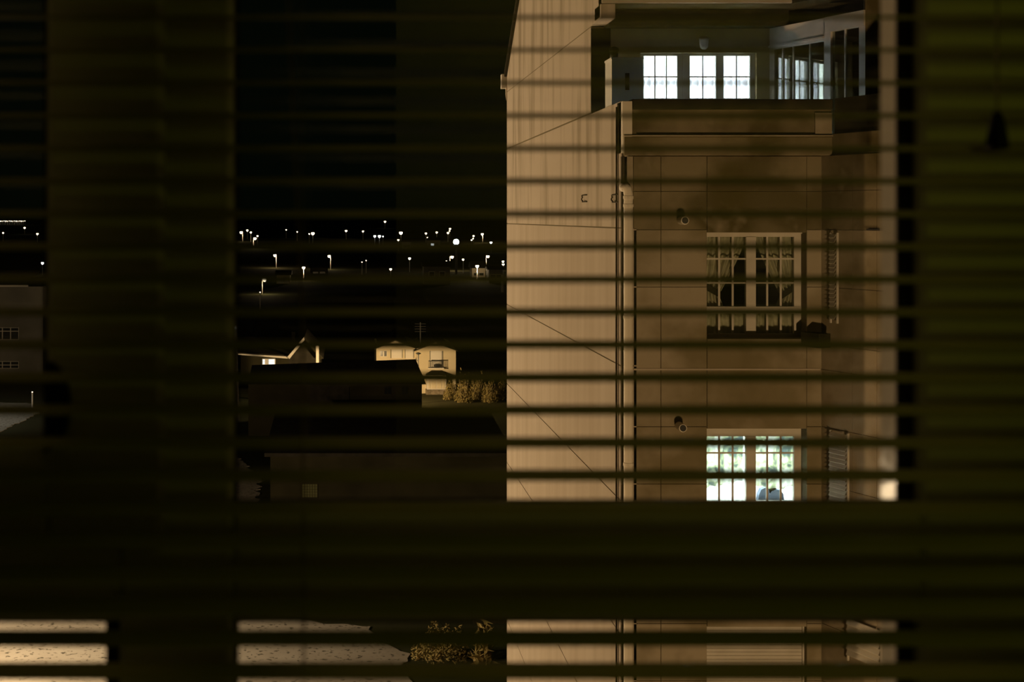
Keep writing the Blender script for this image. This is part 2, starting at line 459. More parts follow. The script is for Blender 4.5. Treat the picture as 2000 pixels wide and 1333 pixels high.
# ================================================================== GROUND
def gz(x, d):
    prof = [(0, -16), (142, -16), (180, -15.0), (231, -12.7), (262, -12.3), (320, -11.6), (400, -9.8), (480, -8.3), (720, -5.6), (1000, -4.4), (1600, -3.4), (2600, -3.2)]
    z = -3.2
    for (a, za), (b, zb_) in zip(prof, prof[1:]):
        if a <= d <= b:
            z = za + (zb_ - za)*(d - a)/(b - a); break
    if d > 150:
        z += 0.25*math.sin(x*0.035 + d*0.011)*min(1, (d - 150)/150)
    return z
ys = [1.3, 10, 20, 30, 40, 50, 60, 70, 80, 90, 100, 115, 130, 150, 170, 190, 205, 215, 222, 228, 232, 238, 246, 256, 270, 290, 320, 360, 400, 440, 480, 540, 620, 700, 850, 1000, 1300, 1600, 2100, 2600]
m = MB(); NU = 44
vs = []; fs = []
for d in ys:
    half = 60 + d*0.6
    for i in range(NU + 1):
        x = -half + 2*half*i/NU
        vs.append((x, d, gz(x, d)))
for j in range(len(ys) - 1):
    for i in range(NU):
        fs.append((j*(NU+1)+i, j*(NU+1)+i+1, (j+1)*(NU+1)+i+1, (j+1)*(NU+1)+i))
m.add(vs, fs)
g = m.build('ground', M['field'], smooth=True); tag(g, kind='structure')
def patch(name, mat, pts, z=-15.96):
    rnd = random.Random(3); q = []
    for (xa, ya), (xb, yb) in zip(pts, pts[1:] + pts[:1]):
        L = math.hypot(xb - xa, yb - ya); n = max(1, min(24, int(L/.4)))
        for k in range(n):
            j = .22 if k else .1
            q.append((xa + (xb - xa)*k/n + rnd.uniform(-j, j), ya + (yb - ya)*k/n + rnd.uniform(-j, j)))
    pts = q
    mm = MB(); mm.prism([(x, y, z - .05) for x, y in pts], (0, 0, .05))
    o = mm.build(name, mat); tag(o, kind='structure'); return o
patch('yard_gravel', M['dirt'], [(-40, 30), (1.0, 30), (1.8, 44), (2.5, 48), (1.9, 50), (2.4, 52), (1.2, 53.5), (0.9, 55.5), (-1.4, 56.2), (-3.2, 58.5), (-5.0, 62), (-5.2, 66), (-6.2, 76), (-5.0, 80), (-5.2, 87), (-7.6, 96), (-30, 99), (-60, 100), (-60, 30)])
patch('lane', M['dirt'], [(-70, 104), (-26, 104), (-25, 116), (-27, 122), (-40, 125), (-70, 126)])

# ================================================================== APARTMENT BLOCK
DF = 20.3                      # front facade plane
XC = PX(1213, DF)              # corner
DB = XC*F/(990 - CX)           # far end of the side wall
D2 = 22.8                      # set-back top storey
D3 = 21.9                      # roof edge
ZG = -16.0
apt = empty('apartment_block', (XC, DF, ZG))
tag(apt, 'tall weathered apartment block with streaked side wall, white windows and roof terrace', 'building')
def part(m, name, mat, label=None, smooth=False, parent=None):
    o = m.build(name, mat, apt if parent is None else parent, smooth)
    if parent is not None: o.location = (0, 0, 0)
    if label: o['label'] = label
    return o
def group_part(name, label=None, parent=None):
    e = empty(name); e.parent = apt; e.location = -apt.location
    if label: e['label'] = label
    return e

# side wall: long cast strips with open joints between them
zj = [1.68, -0.15, -2.12, -4.05, -5.97, -7.90, -9.80, -11.75, -13.7, -16.0]
J = 0.010
for i in range(len(zj) - 1):
    part(MB().box(XC, XC + (.22 if i else .085), DF, DB, zj[i+1] + J, zj[i] - (J if i else 0.02)), 'side_strip', M['side_top'] if i == 0 else M['side'])
part(MB().box(XC, XC + .22, D2, DB, 1.68 + J, 3.06 - J), 'side_strip', M['side_top'])
def wedge(pts, x0, x1):
    return MB().prism([(x0, d, z) for d, z in pts], (x1 - x0, 0, 0))
part(wedge([(D3, 3.06 + J), (DB, 3.06 + J), (DB, 3.42), (26.6, 8.2), (D3, 8.2)], XC, XC + .22), 'side_strip', M['side_top'])
part(MB().box(XC + .012, XC + .20, DF + .02, DB - .01, ZG, .69), 'side_core', M['core'])
part(MB().box(XC + .012, XC + .08, DF + .02, DB - .01, .69, 1.655), 'side_core', M['core'])
part(MB().box(XC + .012, XC + .20, D2 + .02, DB - .01, 1.66, 3.3), 'side_core', M['core'])
# verge of the pitched roof and the gutter end
part(wedge([(DB + .25, 3.30), (26.5, 8.24), (26.5, 8.40), (DB + .25, 3.46)], XC - .06, XC + 6), 'roof_verge', M['roof'])
part(MB().box(XC - .12, XC + .05, DB + .02, DB + .30, 3.16, 3.50), 'gutter_end', M['house_white'])
part(wedge([(DB - .05, 2.85), (DB + .12, 3.0), (DB + .12, 3.2), (DB - .05, 3.2)], XC - .02, XC + .3), 'eaves_bracket', M['side'])
# closing walls that are out of sight
part(MB().box(XC + .22, 16, DB - .3, DB, ZG, 3.3), 'rear_wall', M['facade'])
part(MB().box(15.8, 16, 19, DB - .3, ZG, 3.3), 'end_wall', M['facade'])

# front facade: openings + panels
wx0, wx1 = PX(1381, DF), PX(1576, DF)
RT = [PZ(y, DF) for y in (305, 374, 449, 561, 673, 722, 834, 946, 1058, 1107, 1219, 1331, 1443, 1492, 1604, 1716, 1828, 1877)]
bayx = PX(1605, DF)
FB = DF + .03
floors = [(454.5, 661), (838, 1046), (1225, 1431)]
opens = [(PZ(a, DF), PZ(b + 1, DF)) for a, b in floors]
m = MB()
m.box(XC + .22, wx0, FB, FB + .25, ZG, .9); m.box(wx1, bayx + .3, FB, FB + .25, ZG, .9)
zz = [.9]
for (a, b) in opens: zz += [a, b]
zz.append(ZG)
for i in range(0, len(zz), 2):
    m.box(wx0, wx1, FB, FB + .25, zz[i+1], zz[i])
part(m, 'facade_core', M['core'])
xs = [XC, PX(1237, DF), PX(1291, DF), wx0]
JJ = 0.0035
for r in range(len(RT) - 1):
    for c in range(3):
        mat = M['facade_dirty'] if (r < 2 and c > 0) else M['facade']
        part(MB().cbox(xs[c] + (0 if c == 0 else JJ), xs[c+1] - JJ, DF, FB - .0005, RT[r+1] + JJ, RT[r] - JJ, .004), 'facade_panel', mat)
# panels right of the windows and in the window column
for r in range(len(RT) - 1):
    part(MB().cbox(wx1, bayx - JJ, DF, FB - .0005, RT[r+1] + JJ, RT[r] - JJ, .004), 'facade_panel', M['facade_dirty'] if r < 2 else M['facade'])
cuts = [RT[0], opens[0][0]] ; bands = []
lv = [RT[0], RT[1], opens[0][0]]
bands.append((RT[0], RT[1])); bands.append((RT[1], opens[0][0]))
bands.append((opens[0][1], RT[5])); bands.append((RT[5], opens[1][0]))
bands.append((opens[1][1], RT[9])); bands.append((RT[9], opens[2][0]))
bands.append((opens[2][1], RT[13])); bands.append((RT[13], -16))
for k, (a, b) in enumerate(bands):
    part(MB().cbox(wx0 + JJ, wx1 - JJ, DF, FB - .0005, b + (0.0005), a - JJ, .004), 'facade_panel', M['facade_dirty'] if k < 2 else M['facade'])
# thin string course at each floor
for r in (5, 9):
    part(MB().box(PX(1237, DF), bayx - .02, DF - .012, DF, RT[r] - .012, RT[r] + .012), 'string_course', M['side'])

# angled bay to the right of the windows
dirv = Vector((0.351, -0.936, 0))
A0 = Vector((bayx, DF + .05, 0))
def bay(t): return A0 + dirv*t
bp0, bp1 = bay(0.0), bay(2.1)
for i in range(len(RT) - 1):
    z0, z1 = RT[i+1] + JJ, RT[i] - JJ
    tt = [0.0, .66, 1.15, 2.1]
    for k in range(3):
        part(MB().slab(bay(tt[k] + (JJ if k else 0)), bay(tt[k+1] - JJ), z0, z1, 0.03), 'bay_panel', M['facade_dirty'] if i < 2 else M['facade'])
part(MB().slab(bay(0.0) + Vector((.04, .015, 0)), bay(2.1) + Vector((.04, .015, 0)), ZG, .9, .15), 'bay_core', M['core'])
e = bay(2.1)
part(MB().box(e.x, 16, e.y, e.y + .2, ZG, .9), 'bay_front', M['facade'])

# windows of the main facade
def tri_window(idx, ztop, zbot, d, kind):
    w = group_part('window', ['white casement window with tied-back curtains', 'white casement window lit from inside', 'white casement window behind a closed roller shutter'][idx])
    x0, x1 = wx0 - .0, wx1
    fr = 0.055
    ys0, ys1 = d, d + .07
    xm = PX(1466.5, d); mw = 19/2/F*d
    zt2 = PZ((606, 986, 1372)[idx], d)
    hd = ztop - PZ((463, 853, 1238)[idx], d)
    m = MB()
    m.box(x0, x1, ys0, ys1, ztop - hd, ztop)
    m.box(x0, x1, ys0, ys1, zbot, zbot + .05)
    m.box(x0, PX(1377, d), ys0, ys1, zbot + .05, ztop - hd)
    m.box(PX(1551, d), x1, ys0, ys1, zbot + .05, ztop - hd)
    part(m, 'frame', M['white_frame'], parent=w)
    part(MB().box(xm - mw, xm + mw, ys0 - .012, ys1, zbot + .05, ztop - hd), 'mullion', M['white_frame'], parent=w)
    part(MB().box(x0, x1, ys0 - .008, ys1, zt2 - .05, zt2 + .05), 'transom', M['white_frame'], parent=w)
    part(MB().box(x0, x1, ys0 - .05, ys0 - .001, ztop - .018, ztop), 'drip_moulding', M['white_frame'], parent=w)
    for (pa, pb, bars) in ((1377, 1457, (1405, 1431.5)), (1476, 1551, (1499, 1525.5))):
        xa, xb = PX(pa, d), PX(pb, d)
        part(MB().box(xa, xb, ys0 + .03, ys0 + .036, zt2 + .05, ztop - hd), 'pane', M['far_glass'], parent=w)
        part(MB().box(xa, xb, ys0 + .03, ys0 + .036, zbot + .05, zt2 - .05), 'pane', M['far_glass'], parent=w)
        for b in bars:
            xb0 = PX(b, d)
            part(MB().box(xb0 - .014, xb0 + .014, ys0 + .01, ys0 + .028, zbot + .05, zt2 - .05), 'glazing_bar', M['white_frame'], parent=w)
            part(MB().box(xb0 - .014, xb0 + .014, ys0 + .01, ys0 + .028, zt2 + .05, ztop - hd), 'glazing_bar', M['white_frame'], parent=w)
        for k in ((506, 553), (885.5, 934), (1270, 1320))[idx]:
            zc_ = PZ(k, d)
            part(MB().box(xa, xb, ys0 + .012, ys0 + .026, zc_ - .012, zc_ + .012), 'glazing_bar', M['white_frame'], parent=w)
    return w
DWI = 20.56
for i, (a, b) in enumerate(floors):
    tri_window(i, opens[i][0], opens[i][1], DWI, i)
    # dark reveal lining
m = MB()
# roller shutter in the lowest visible window
rs = group_part('roller_shutter', 'closed roller shutter of the lowest window')
zt = PZ(1223, DF)
for k in range(30):
    z1 = zt - k*.052
    part(MB().cbox(wx0 + .01, wx1 - .03, DF + .13, DF + .15, z1 - .050, z1, .006), 'shutter_slat', M['white_frame'], parent=rs)
part(MB().box(wx1 - .03, wx1 - .004, DF + .10, DF + .17, zt - 1.6, zt + .01), 'guide_rail', M['white_frame'], parent=rs)

# louvred shutters on the angled bay
def louvre(t0, t1, ztop, zbot, label, pitch, proud=.06):
    s = group_part('louvred_shutter', label)
    n = Vector((-dirv.y, dirv.x, 0)); n = -Vector((0.936, 0.351, 0))
    a, b = bay(t0) + n*proud, bay(t1) + n*proud
    fw = .02
    part(MB().slab(a, a + dirv*fw, zbot, ztop, .03), 'stile', M['white_frame'], parent=s)
    part(MB().slab(b - dirv*fw, b, zbot, ztop, .03), 'stile', M['white_frame'], parent=s)
    k = 0; z = ztop - .02
    while z - pitch > zbot:
        q = [a + dirv*(fw + .001), b - dirv*(fw + .001)]
        mm = MB()
        mm.prism([(q[0].x, q[0].y, z), (q[1].x, q[1].y, z), (q[1].x + n.x*.03, q[1].y + n.y*.03, z - pitch*.8), (q[0].x + n.x*.03, q[0].y + n.y*.03, z - pitch*.8)], (0, 0, -.008))
        part(mm, 'louvre', M['white_frame'], parent=s)
        z -= pitch
    return s
louvre(.26, .42, PZ(455, 20), PZ(632, 20), 'narrow pale louvred shutter beside the dark window', .06)
louvre(.26, .64, PZ(842, 20), PZ(1040, 20), 'louvred shutter beside the lower lit window', .06)
louvre(.62, 1.30, PZ(1215, 19.5), PZ(1302, 19.5), 'wide louvred shutter on the angled bay', .085)
# planter ledge under the narrow shutter
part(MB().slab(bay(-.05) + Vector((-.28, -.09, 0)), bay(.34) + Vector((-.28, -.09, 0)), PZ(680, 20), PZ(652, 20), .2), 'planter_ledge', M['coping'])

# downpipe with elbow and clips at the corner
dp = group_part('downpipe', 'pale downpipe with an elbow at its top')
xp = PX(1228, 20.2); dpp = DF - .075; r = .066
path = [(XC + .03, DF + .0, PZ(366, 20.2)), (XC + .05, dpp, PZ(366, 20.2)), (xp - .05, dpp, PZ(365, 20.2)), (xp - .012, dpp, PZ(370, 20.2)), (xp, dpp, PZ(381, 20.2)), (xp, dpp, ZG)]
part(MB().tube(path, r, 14), 'pipe', M['pipe'], parent=dp, smooth=True)
for y in (386, 402, 620, 908, 1120):
    z = PZ(y, 20.2)
    part(MB().tube([(xp, dpp, z - .022), (xp, dpp, z + .022)], r + .008, 14), 'pipe_clip', M['pipe'], parent=dp)
# cables running down the corner
part(MB().tube([(XC - .012, DF + .28, 1.6), (XC - .012, DF + .30, -2), (XC - .012, DF + .28, ZG)], .012, 6), 'cable', M['cable'])
part(MB().box(XC + .015, XC + .045, DF - .02, DF, ZG, 1.2), 'cable', M['cable'])
part(MB().tube([(XC - .02, DF + .10, 1.62), (XC - .02, DF + .10, -6), (XC - .02, DF + .1, ZG)], .007, 6), 'cable', M['cable'])
# wire hooks on the side wall
for (px, w) in ((1140, .16), (1199, .20)):
    d = XC*F/(px - CX); z = PZ(388, d)
    pts = []
    for k in range(9):
        a = math.pi*k/8 + math.pi/2
        pts.append((XC - .02 - .02*abs(math.sin(k)), d - w*.5*math.cos(a) - .1, z + .055*math.sin(a)))
    pts = [(XC, d - .35, z + .055)] + pts + [(XC, d - .35, z - .055)]
    part(MB().tube(pts, .011, 6), 'wire_hook', M['cable'])
# flue pipes beside the windows
for (px, py) in ((1330, 431), (1326, 832)):
    f = group_part('flue', 'short pale flue pipe with a dark mouth')
    x, y, z = P(px, py, DF)
    part(MB().lathe((x, DF - .34, z), [(.056, 0.09), (.060, .11), (.060, .335)], 16, axis='y'), 'flue_pipe', M['pipe'], parent=f, smooth=False)
    part(MB().lathe((x, DF - .262, z), [(.045, 0), (.045, .0115)], 16, axis='y'), 'flue_mouth', M['dark_metal'], parent=f)
# small vent slit high on the bay
part(MB().slab(bay(.98) + Vector((-.03, -.012, 0)), bay(1.22) + Vector((-.03, -.012, 0)), PZ(450, 19.3), PZ(447, 19.3), .02), 'vent_slit', M['dark_metal'])

# ---- terrace storey
part(MB().box(XC + .086, 15.8, FB + .25, D2 + 2.2, .70, .90), 'terrace_floor', M['terrace_tile'])
DP = 20.2
par = group_part('parapet', 'stained parapet of the roof terrace with blackened coping')
px1 = PX(1625, DP)
part(MB().box(XC + .02, px1, DP + .03, FB + .22, .905, PZ(214, DP)), 'parapet_wall', M['facade_dirty'], parent=par)
part(MB().cbox(XC + .02, px1, DP - .03, DP + .029, PZ(304, DP), PZ(267, DP), .012), 'parapet_base', M['facade_dirty'], parent=par)
part(MB().cbox(XC + .02, px1, DP - .05, DP + .029, PZ(267, DP) + .001, PZ(264, DP), .006), 'parapet_ledge', M['facade'], parent=par)
part(MB().cbox(XC + .02, XC + .20, DP - .01, DP + .029, PZ(264, DP) + .001, PZ(214, DP), .006), 'parapet_pier', M['facade_dirty'], parent=par)
part(MB().cbox(PX(1592, DP), px1, DP - .01, DP + .029, PZ(264, DP) + .001, PZ(220, DP), .006), 'parapet_pier', M['facade'], parent=par)
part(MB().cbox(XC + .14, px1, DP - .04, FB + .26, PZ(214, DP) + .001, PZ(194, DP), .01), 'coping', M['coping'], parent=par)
part(MB().box(XC + .14, px1, FB + .221, FB + .24, .905, PZ(216, DP)), 'parapet_bounce', M['cabinet'], parent=par)  # pale inner facing added to bounce window light onto the cabinet
part(MB().box(XC, XC + .135, DP - .02, FB + .25, .92, PZ(198, DP)), 'corner_post', M['pipe'], parent=par)
ba, bb = Vector((px1 + .01, DP + .06, 0)), Vector((px1 + .7, DP - 1.85, 0))
part(MB().slab(ba, bb, PZ(304, DP), PZ(262, DP), .25), 'parapet_base', M['facade_dirty'], parent=par)
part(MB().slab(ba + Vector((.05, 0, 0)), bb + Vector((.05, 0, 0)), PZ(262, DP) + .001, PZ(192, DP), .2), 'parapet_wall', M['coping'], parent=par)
# back wall with the lit windows
ox0, ox1 = PX(1251, D2), PX(1478, D2); oz = PZ(103, D2)
gA = Vector((PX(1503, D2), D2, 0)); gB = Vector((PX(1690, 20.75), 20.75, 0))
m = MB()
m.box(XC + .22, ox0, D2, D2 + .2, .9, 3.29); m.box(ox1, gA.x + .3, D2, D2 + .2, .9, 3.29); m.box(ox0, ox1, D2, D2 + .2, oz, 3.29)
part(m, 'terrace_wall', M['terrace'])
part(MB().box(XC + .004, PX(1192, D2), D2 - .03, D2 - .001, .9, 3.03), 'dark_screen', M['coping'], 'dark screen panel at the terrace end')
part(MB().box(XC + .22, gA.x + .2, 22.45, D2 - .0005, 3.03, 3.28), 'lintel_beam', M['coping'])  # near-black finish puts the terrace shade into the beam's colour
# roof slab with fascia following the bay
pts = [(XC + .0, D3), (PX(1545, D3), D3), (8.0, 19.0), (16, 19.0), (16, DB - .3), (XC + .23, DB - .3), (XC + .23, D3 + .2), (XC, D3 + .2)]
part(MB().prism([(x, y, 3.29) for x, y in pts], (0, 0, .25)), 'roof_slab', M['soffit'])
part(MB().box(XC + .01, PX(1545, D3), D3 - .05, D3 - .001, 3.30, 3.60), 'fascia', M['side'])
part(MB().box(XC + .0, XC + .2, 21.98, 22.44, 3.10, 3.288), 'beam_end', M['side'])
# lit terrace windows
tw = group_part('terrace_window', 'white framed terrace windows lit bright from inside')
DW = D2 + .10
lights_px = [(1257, 1323, (1279.5, 1302)), (1347.5, 1398.5, (1373,)), (1413.5, 1465, (1439,))]
m = MB()
m.box(ox0, ox1, DW, DW + .06, PZ(109, DW), oz)
edges = [1247] + [v for a in lights_px for v in a[:2]] + [1480]
for i in range(0, len(edges), 2):
    m.box(max(ox0, PX(edges[i], DW)), min(ox1, PX(edges[i+1], DW)), DW, DW + .06, .9, PZ(109, DW))
part(m, 'frame', M['white_frame'], parent=tw)
part(MB().box(PX(1333, DW), PX(1337, DW), DW - .03, DW - .001, .9, PZ(106, DW)), 'cover_strip', M['white_frame'], parent=tw)
for (a, b, bars) in lights_px:
    xa, xb = PX(a, DW), PX(b, DW)
    part(MB().box(xa, xb, DW + .03, DW + .036, .95, PZ(109, DW)), 'pane', M['far_glass'], parent=tw)
    part(MB().box(xa, xb, DW + .01, DW + .026, PZ(192, DW) - .05, PZ(192, DW)), 'rail', M['white_frame'], parent=tw)
    for bpx in bars:
        xb_ = PX(bpx, DW); part(MB().box(xb_ - .009, xb_ + .009, DW + .012, DW + .026, .95, PZ(109, DW)), 'glazing_bar', M['white_frame'], parent=tw)
    zb_ = PZ(150, DW); part(MB().box(xa, xb, DW + .013, DW + .025, zb_ - .010, zb_ + .010), 'glazing_bar', M['white_frame'], parent=tw)
# glazed gallery on the right of the terrace
gal = group_part('glazed_gallery', 'white glazed gallery enclosing the right of the terrace')
gd = (gB - gA)
def gp(s): return gA + gd*s
def gslab(name, s0, s1, z0, z1, th, mat, off=0.0):
    n = Vector((gd.y, -gd.x, 0)).normalized()   # towards the left/front
    a, b = gp(s0) + n*off, gp(s1) + n*off
    return part(MB().slab(a, b, z0, z1, th), name, mat, parent=gal)
gslab('fascia_board', 0, .60, 2.68, 3.03, .06, M['white_frame'])
gslab('fascia_board', .615, 1.0, 2.80, 3.03, .06, M['white_frame'], .03)
gslab('fascia_moulding', 0, .60, 2.72, 2.75, .02, M['white_frame'], .025)
gslab('post', 0, .055, .9, 2.68, .06, M['white_frame'])
gslab('post', .603, .67, .9, 2.80, .08, M['white_frame'], .02)
gslab('post', .94, 1.0, .9, 2.80, .06, M['white_frame'])
for (s0, s1, zt_, bars, mids) in ((.055, .603, 2.68, (.145, .26, .44), ()), (.67, .94, 2.80, (.80,), ())):
    gslab('pane', s0, s1, .95, zt_, .006, M['bay_glass'], -.02)
    for b in bars: gslab('glazing_bar', b - .006, b + .006, .95, zt_, .02, M['white_frame'], -.005)
gslab('gallery_sill', .055, .94, .9, .95, .06, M['white_frame'])
e = gp(1.0)
part(MB().box(e.x, 9.5, e.y, e.y + .06, .9, 3.28), 'gallery_front', M['facade_dirty'], parent=gal)
# ceiling lantern on the terrace wall
wl = empty('wall_lantern', P(1375, 84, D2 - .12))
tag(wl, 'unlit pale wall lantern above the bright terrace windows', 'lantern')
x, y, z = wl.location
mm = MB(wl.location); mm.lathe((x, y, z), [(.03, -.10), (.06, -.07), (.075, .04), (.085, .07), (.06, .10)], 14); mm.build('shade', M['white_frame'], wl, smooth=True)
mm = MB(wl.location); mm.box(x - .03, x + .03, y + .05, D2 - .001, z + .02, z + .06); mm.build('bracket', M['white_frame'], wl)
# white utility cabinet
cb = empty('utility_cabinet', (PX(1225, 21.6), 21.9, .90))
tag(cb, 'white utility cabinet with a dark slot standing on the terrace', 'cabinet')
cx0, cx1 = PX(1195, 21.6), PX(1256, 21.6); ct = PZ(112, 21.6)
MB().box(cx0, cx1, 21.6, 22.15, .90, ct - .03).build('body', M['cabinet'], cb)
MB().box(cx0 - .01, cx1 + .01, 21.59, 22.16, ct - .029, ct).build('lid', M['cabinet'], cb)
MB().box(PX(1221, 21.6), PX(1229, 21.6), 21.585, 21.599, PZ(176, 21.6), PZ(143, 21.6)).build('slot', M['dark_metal'], cb)
pt = empty('small_pot', (PX(1198, 21.9), 21.85, ct))
tag(pt, 'small dark pot on top of the white utility cabinet', 'pot')
x, y, z = pt.location
mm = MB(pt.location); mm.lathe((x, y, z), [(.04, 0), (.06, .02), (.065, .09), (.045, .10)], 12); mm.build('body', M['dark_metal'], pt, smooth=True)
mm = MB(pt.location); mm.lathe((x, y, z), [(.05, .1), (.08, .13), (.07, .17), (.02, .19)], 9); mm.build('plant', M['grass'], pt)

# ---- what hangs behind the windows
def curtain(name, mat, label, cat, group, x0, x1, z0, z1, d, folds, depth, shape=None, nu=48, nv=24, hem=None):
    base = Vector(((x0 + x1)/2, d, z0))
    mb = MB(base)
    def fn(u, v):
        z = z1 + (z0 - z1)*v
        a, b = (x0, x1) if shape is None else shape(v, x0, x1)
        x = a + (b - a)*u
        if hem: z = z1 + (hem(u) - z1)*v
        yy = d + depth*math.sin(u*folds*2*math.pi + 1.3*math.sin(v*2 + u*5)) + .3*depth*math.sin(u*folds*5.1 + 2)
        return (x, yy, z)
    mb.grid(fn, nu, nv)
    o = mb.build(name, mat, smooth=True)
    md = o.modifiers.new('thickness', 'SOLIDIFY'); md.thickness = 0.003
    return tag(o, label, cat, group)
for i, (a, b, _) in enumerate(lights_px):
    lab = ['white sheer curtain in the three-column bright terrace window', 'white sheer curtain in the middle bright terrace window', 'white sheer curtain in the bright terrace window beside the glazed gallery'][i]
    curtain('sheer_curtain', M['sheer'], lab, 'curtain', 'sheer curtains of the terrace windows', PX(a - 6, D2 + .3), PX(b + 6, D2 + .3), .92, PZ(100, D2 + .3), D2 + .34, 7 if i == 0 else 5, .05)
# lit room behind the terrace windows
def lit_room(name, x0, x1, d0, d1, z0, z1):
    m = MB()
    m.box(x0, x1, d1, d1 + .05, z0, z1); m.box(x0 - .05, x0, d0, d1, z0, z1); m.box(x1, x1 + .05, d0, d1, z0, z1)
    m.box(x0, x1, d0, d1, z0 - .05, z0); m.box(x0, x1, d0, d1, z1, z1 + .05)
    return part(m, name, M['room_white'])
lit_room('terrace_room', PX(1235, D2), PX(1500, D2), D2 + .21, D2 + 2.0, .92, 2.95)
area_light('ceiling_lamp', ((ox0 + ox1)/2, D2 + 1.3, 2.9), ((ox0 + ox1)/2, D2 + 1.0, 0), 430, (0.86, 0.95, 0.94), 1.4, 1.0)
# tied-back curtains of the dark window
dC = DWI + .14
def tied(inner_right):
    def sh(v, x0, x1):
        # v: 0 top .. 1 bottom ; tie at v = .80
        k = v/.80 if v < .80 else 1 - (v - .80)/.20*.22
        k = k**1.25 if v < .80 else k
        w = (x1 - x0)
        if inner_right: return (x0, x1 - w*.62*k)
        return (x0 + w*.62*k, x1)
    return sh
zt_, zb2 = PZ(458, dC), PZ(606, dC)
curtain('curtain', M['drape'], 'pale curtain tied back beside the flue pipe in the dark window', 'curtain', 'tied-back curtains', PX(1372, dC), PX(1458, dC), zb2, zt_, dC, 6, .03, tied(True))
curtain('curtain', M['drape'], 'pale curtain tied back beside the narrow louvred shutter in the dark window', 'curtain', 'tied-back curtains', PX(1474, dC), PX(1556, dC), zb2, zt_, dC, 6, .03, tied(False))
for (a, b, lab) in ((1372, 1459, 'short net curtain in the low pane beneath the tied-back curtain on the flue pipe side'), (1474, 1560, 'short net curtain in the low pane beneath the tied-back curtain on the louvred shutter side')):
    curtain('net_curtain', M['drape'], lab, 'curtain', 'short net curtains', PX(a, dC), PX(b, dC), PZ(664, dC), PZ(611, dC), dC, 7, .02)
for (xa, za, xb, zb3, lab) in ((1372, 556, 1409, 577, 'dark tie band of the curtain on the flue pipe side'), (1560, 556, 1524, 580, 'dark tie band of the curtain on the louvred shutter side')):
    a, b = Vector(P(xa, za, dC - .05)), Vector(P(xb, zb3, dC - .05))
    mm = MB(a); mm.prism([a + Vector((0, 0, .05)), b + Vector((0, 0, .05)), b - Vector((0, 0, .05)), a - Vector((0, 0, .05))], (0, .012, 0))
    o = mm.build('curtain_tieback', M['dark_wall']); tag(o, lab, 'tieback', 'curtain tiebacks')
# dark room behind the dark window
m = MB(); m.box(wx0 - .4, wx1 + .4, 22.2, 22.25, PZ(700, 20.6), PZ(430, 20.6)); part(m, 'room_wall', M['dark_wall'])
# lit room of the lower window
zr0, zr1 = PZ(1062, 20.6), PZ(812, 20.6)
lit_room('lower_room', wx0 - .25, wx1 + .2, FB + .26, 22.3, zr0, zr1)
area_light('ceiling_lamp', ((wx0 + wx1)/2, 21.5, zr1 - .04), ((wx0 + wx1)/2, 21.5, -10), 115, (0.92, 1.0, 0.98), 1.0, .8)
def hemL(u): return PZ(954 - 15*u**1.3 + 1.5*math.sin(u*20), dC)
def hemR(u): return PZ(946 + 9*math.sin(math.pi*u)**.8 + 1.5*math.sin(u*22), dC)
curtain('floral_curtain', M['floral'], 'floral cafe curtain in the lit lower window on the flue pipe side', 'curtain', 'floral curtains', PX(1372, dC), PX(1452, dC), 0, PZ(842, dC), dC + .02, 6, .02, hem=hemL)
curtain('floral_curtain', M['floral'], 'floral cafe curtain in the lit lower window on the louvred shutter side', 'curtain', 'floral curtains', PX(1472, dC), PX(1560, dC), 0, PZ(842, dC), dC + .02, 6, .02, hem=hemR)
jk = empty('draped_jacket', P(1507, 1000, 20.95))
tag(jk, 'blue grey jacket over a chair back behind the lower lit window', 'jacket')
m = MB(jk.location)
def sil(pts, d, th):
    q = [Vector(P(a, b, d)) for a, b in pts]
    m.prism(q, (0, th, 0))
sil([(1480, 1000), (1482, 968), (1487, 957), (1495, 953), (1502, 957), (1504, 966), (1508, 960), (1514, 957), (1524, 958), (1530, 965), (1533, 985), (1534, 1000)], 20.92, .12)
m.build('body', M['jacket'], jk)
m = MB(jk.location); m.lathe(P(1508, 958, 20.98), [(.02, -.05), (.055, -.03), (.065, .02), (.04, .055), (.01, .065)], 12); m.build('collar', M['dark_wall'], jk, smooth=True)
m = MB(jk.location); m.box(PX(1484, 21.05), PX(1530, 21.05), 21.05, 21.09, zr0, PZ(972, 21.05)); m.build('chair_back', M['dark_wall'], jk)

# ================================================================== FAR HOUSES
def house_tag(root, label): return tag(root, label, 'house', 'houses of the town below')

# cream house with two gables
HD = 130.0
yh = empty('cream_house', (PX(812, HD), HD, -16)); house_tag(yh, 'cream two-storey house with twin gables brightly lit by a street light')
def hp(px, py, d=HD): return P(px, py, d)
def hbox(parent, name, mat, x0, x1, y0, y1, d0, d1, sub=None):
    m = MB(); m.box(PX(x0, HD), PX(x1, HD), d0, d1, PZ(y1, HD), PZ(y0, HD))
    o = m.build(name, mat, parent)
    if sub: o.location = (0, 0, 0)
    return o
m = MB(); m.prism([hp(735, 775), hp(813, 775), hp(813, 678), hp(772, 667), hp(735, 679)], (0, 9, 0)); m.build('gable_wall', M['house_wall'], yh)
m = MB(); m.prism([Vector(p) - Vector((0, .8, 0)) for p in (hp(813, 768), hp(889, 768), hp(889, 681), hp(849, 668), hp(813, 680))], (0, 9.6, 0)); m.build('gable_wall', M['house_wall'], yh)
for (a, b, c, off) in (((731, 681), (772, 664), (814, 680), 0.3), ((808, 683), (849, 666), (892.5, 683), 1.1)):
    m = MB()
    q = [hp(*a), hp(*b), hp(*c), hp(c[0], c[1] + 1.6), hp(b[0], b[1] + 2.2), hp(a[0], a[1] + 1.6)]
    m.prism([Vector(p) - Vector((0, off, 0)) for p in q], (0, 9.8, 0)); m.build('roof', M['roof'], yh)
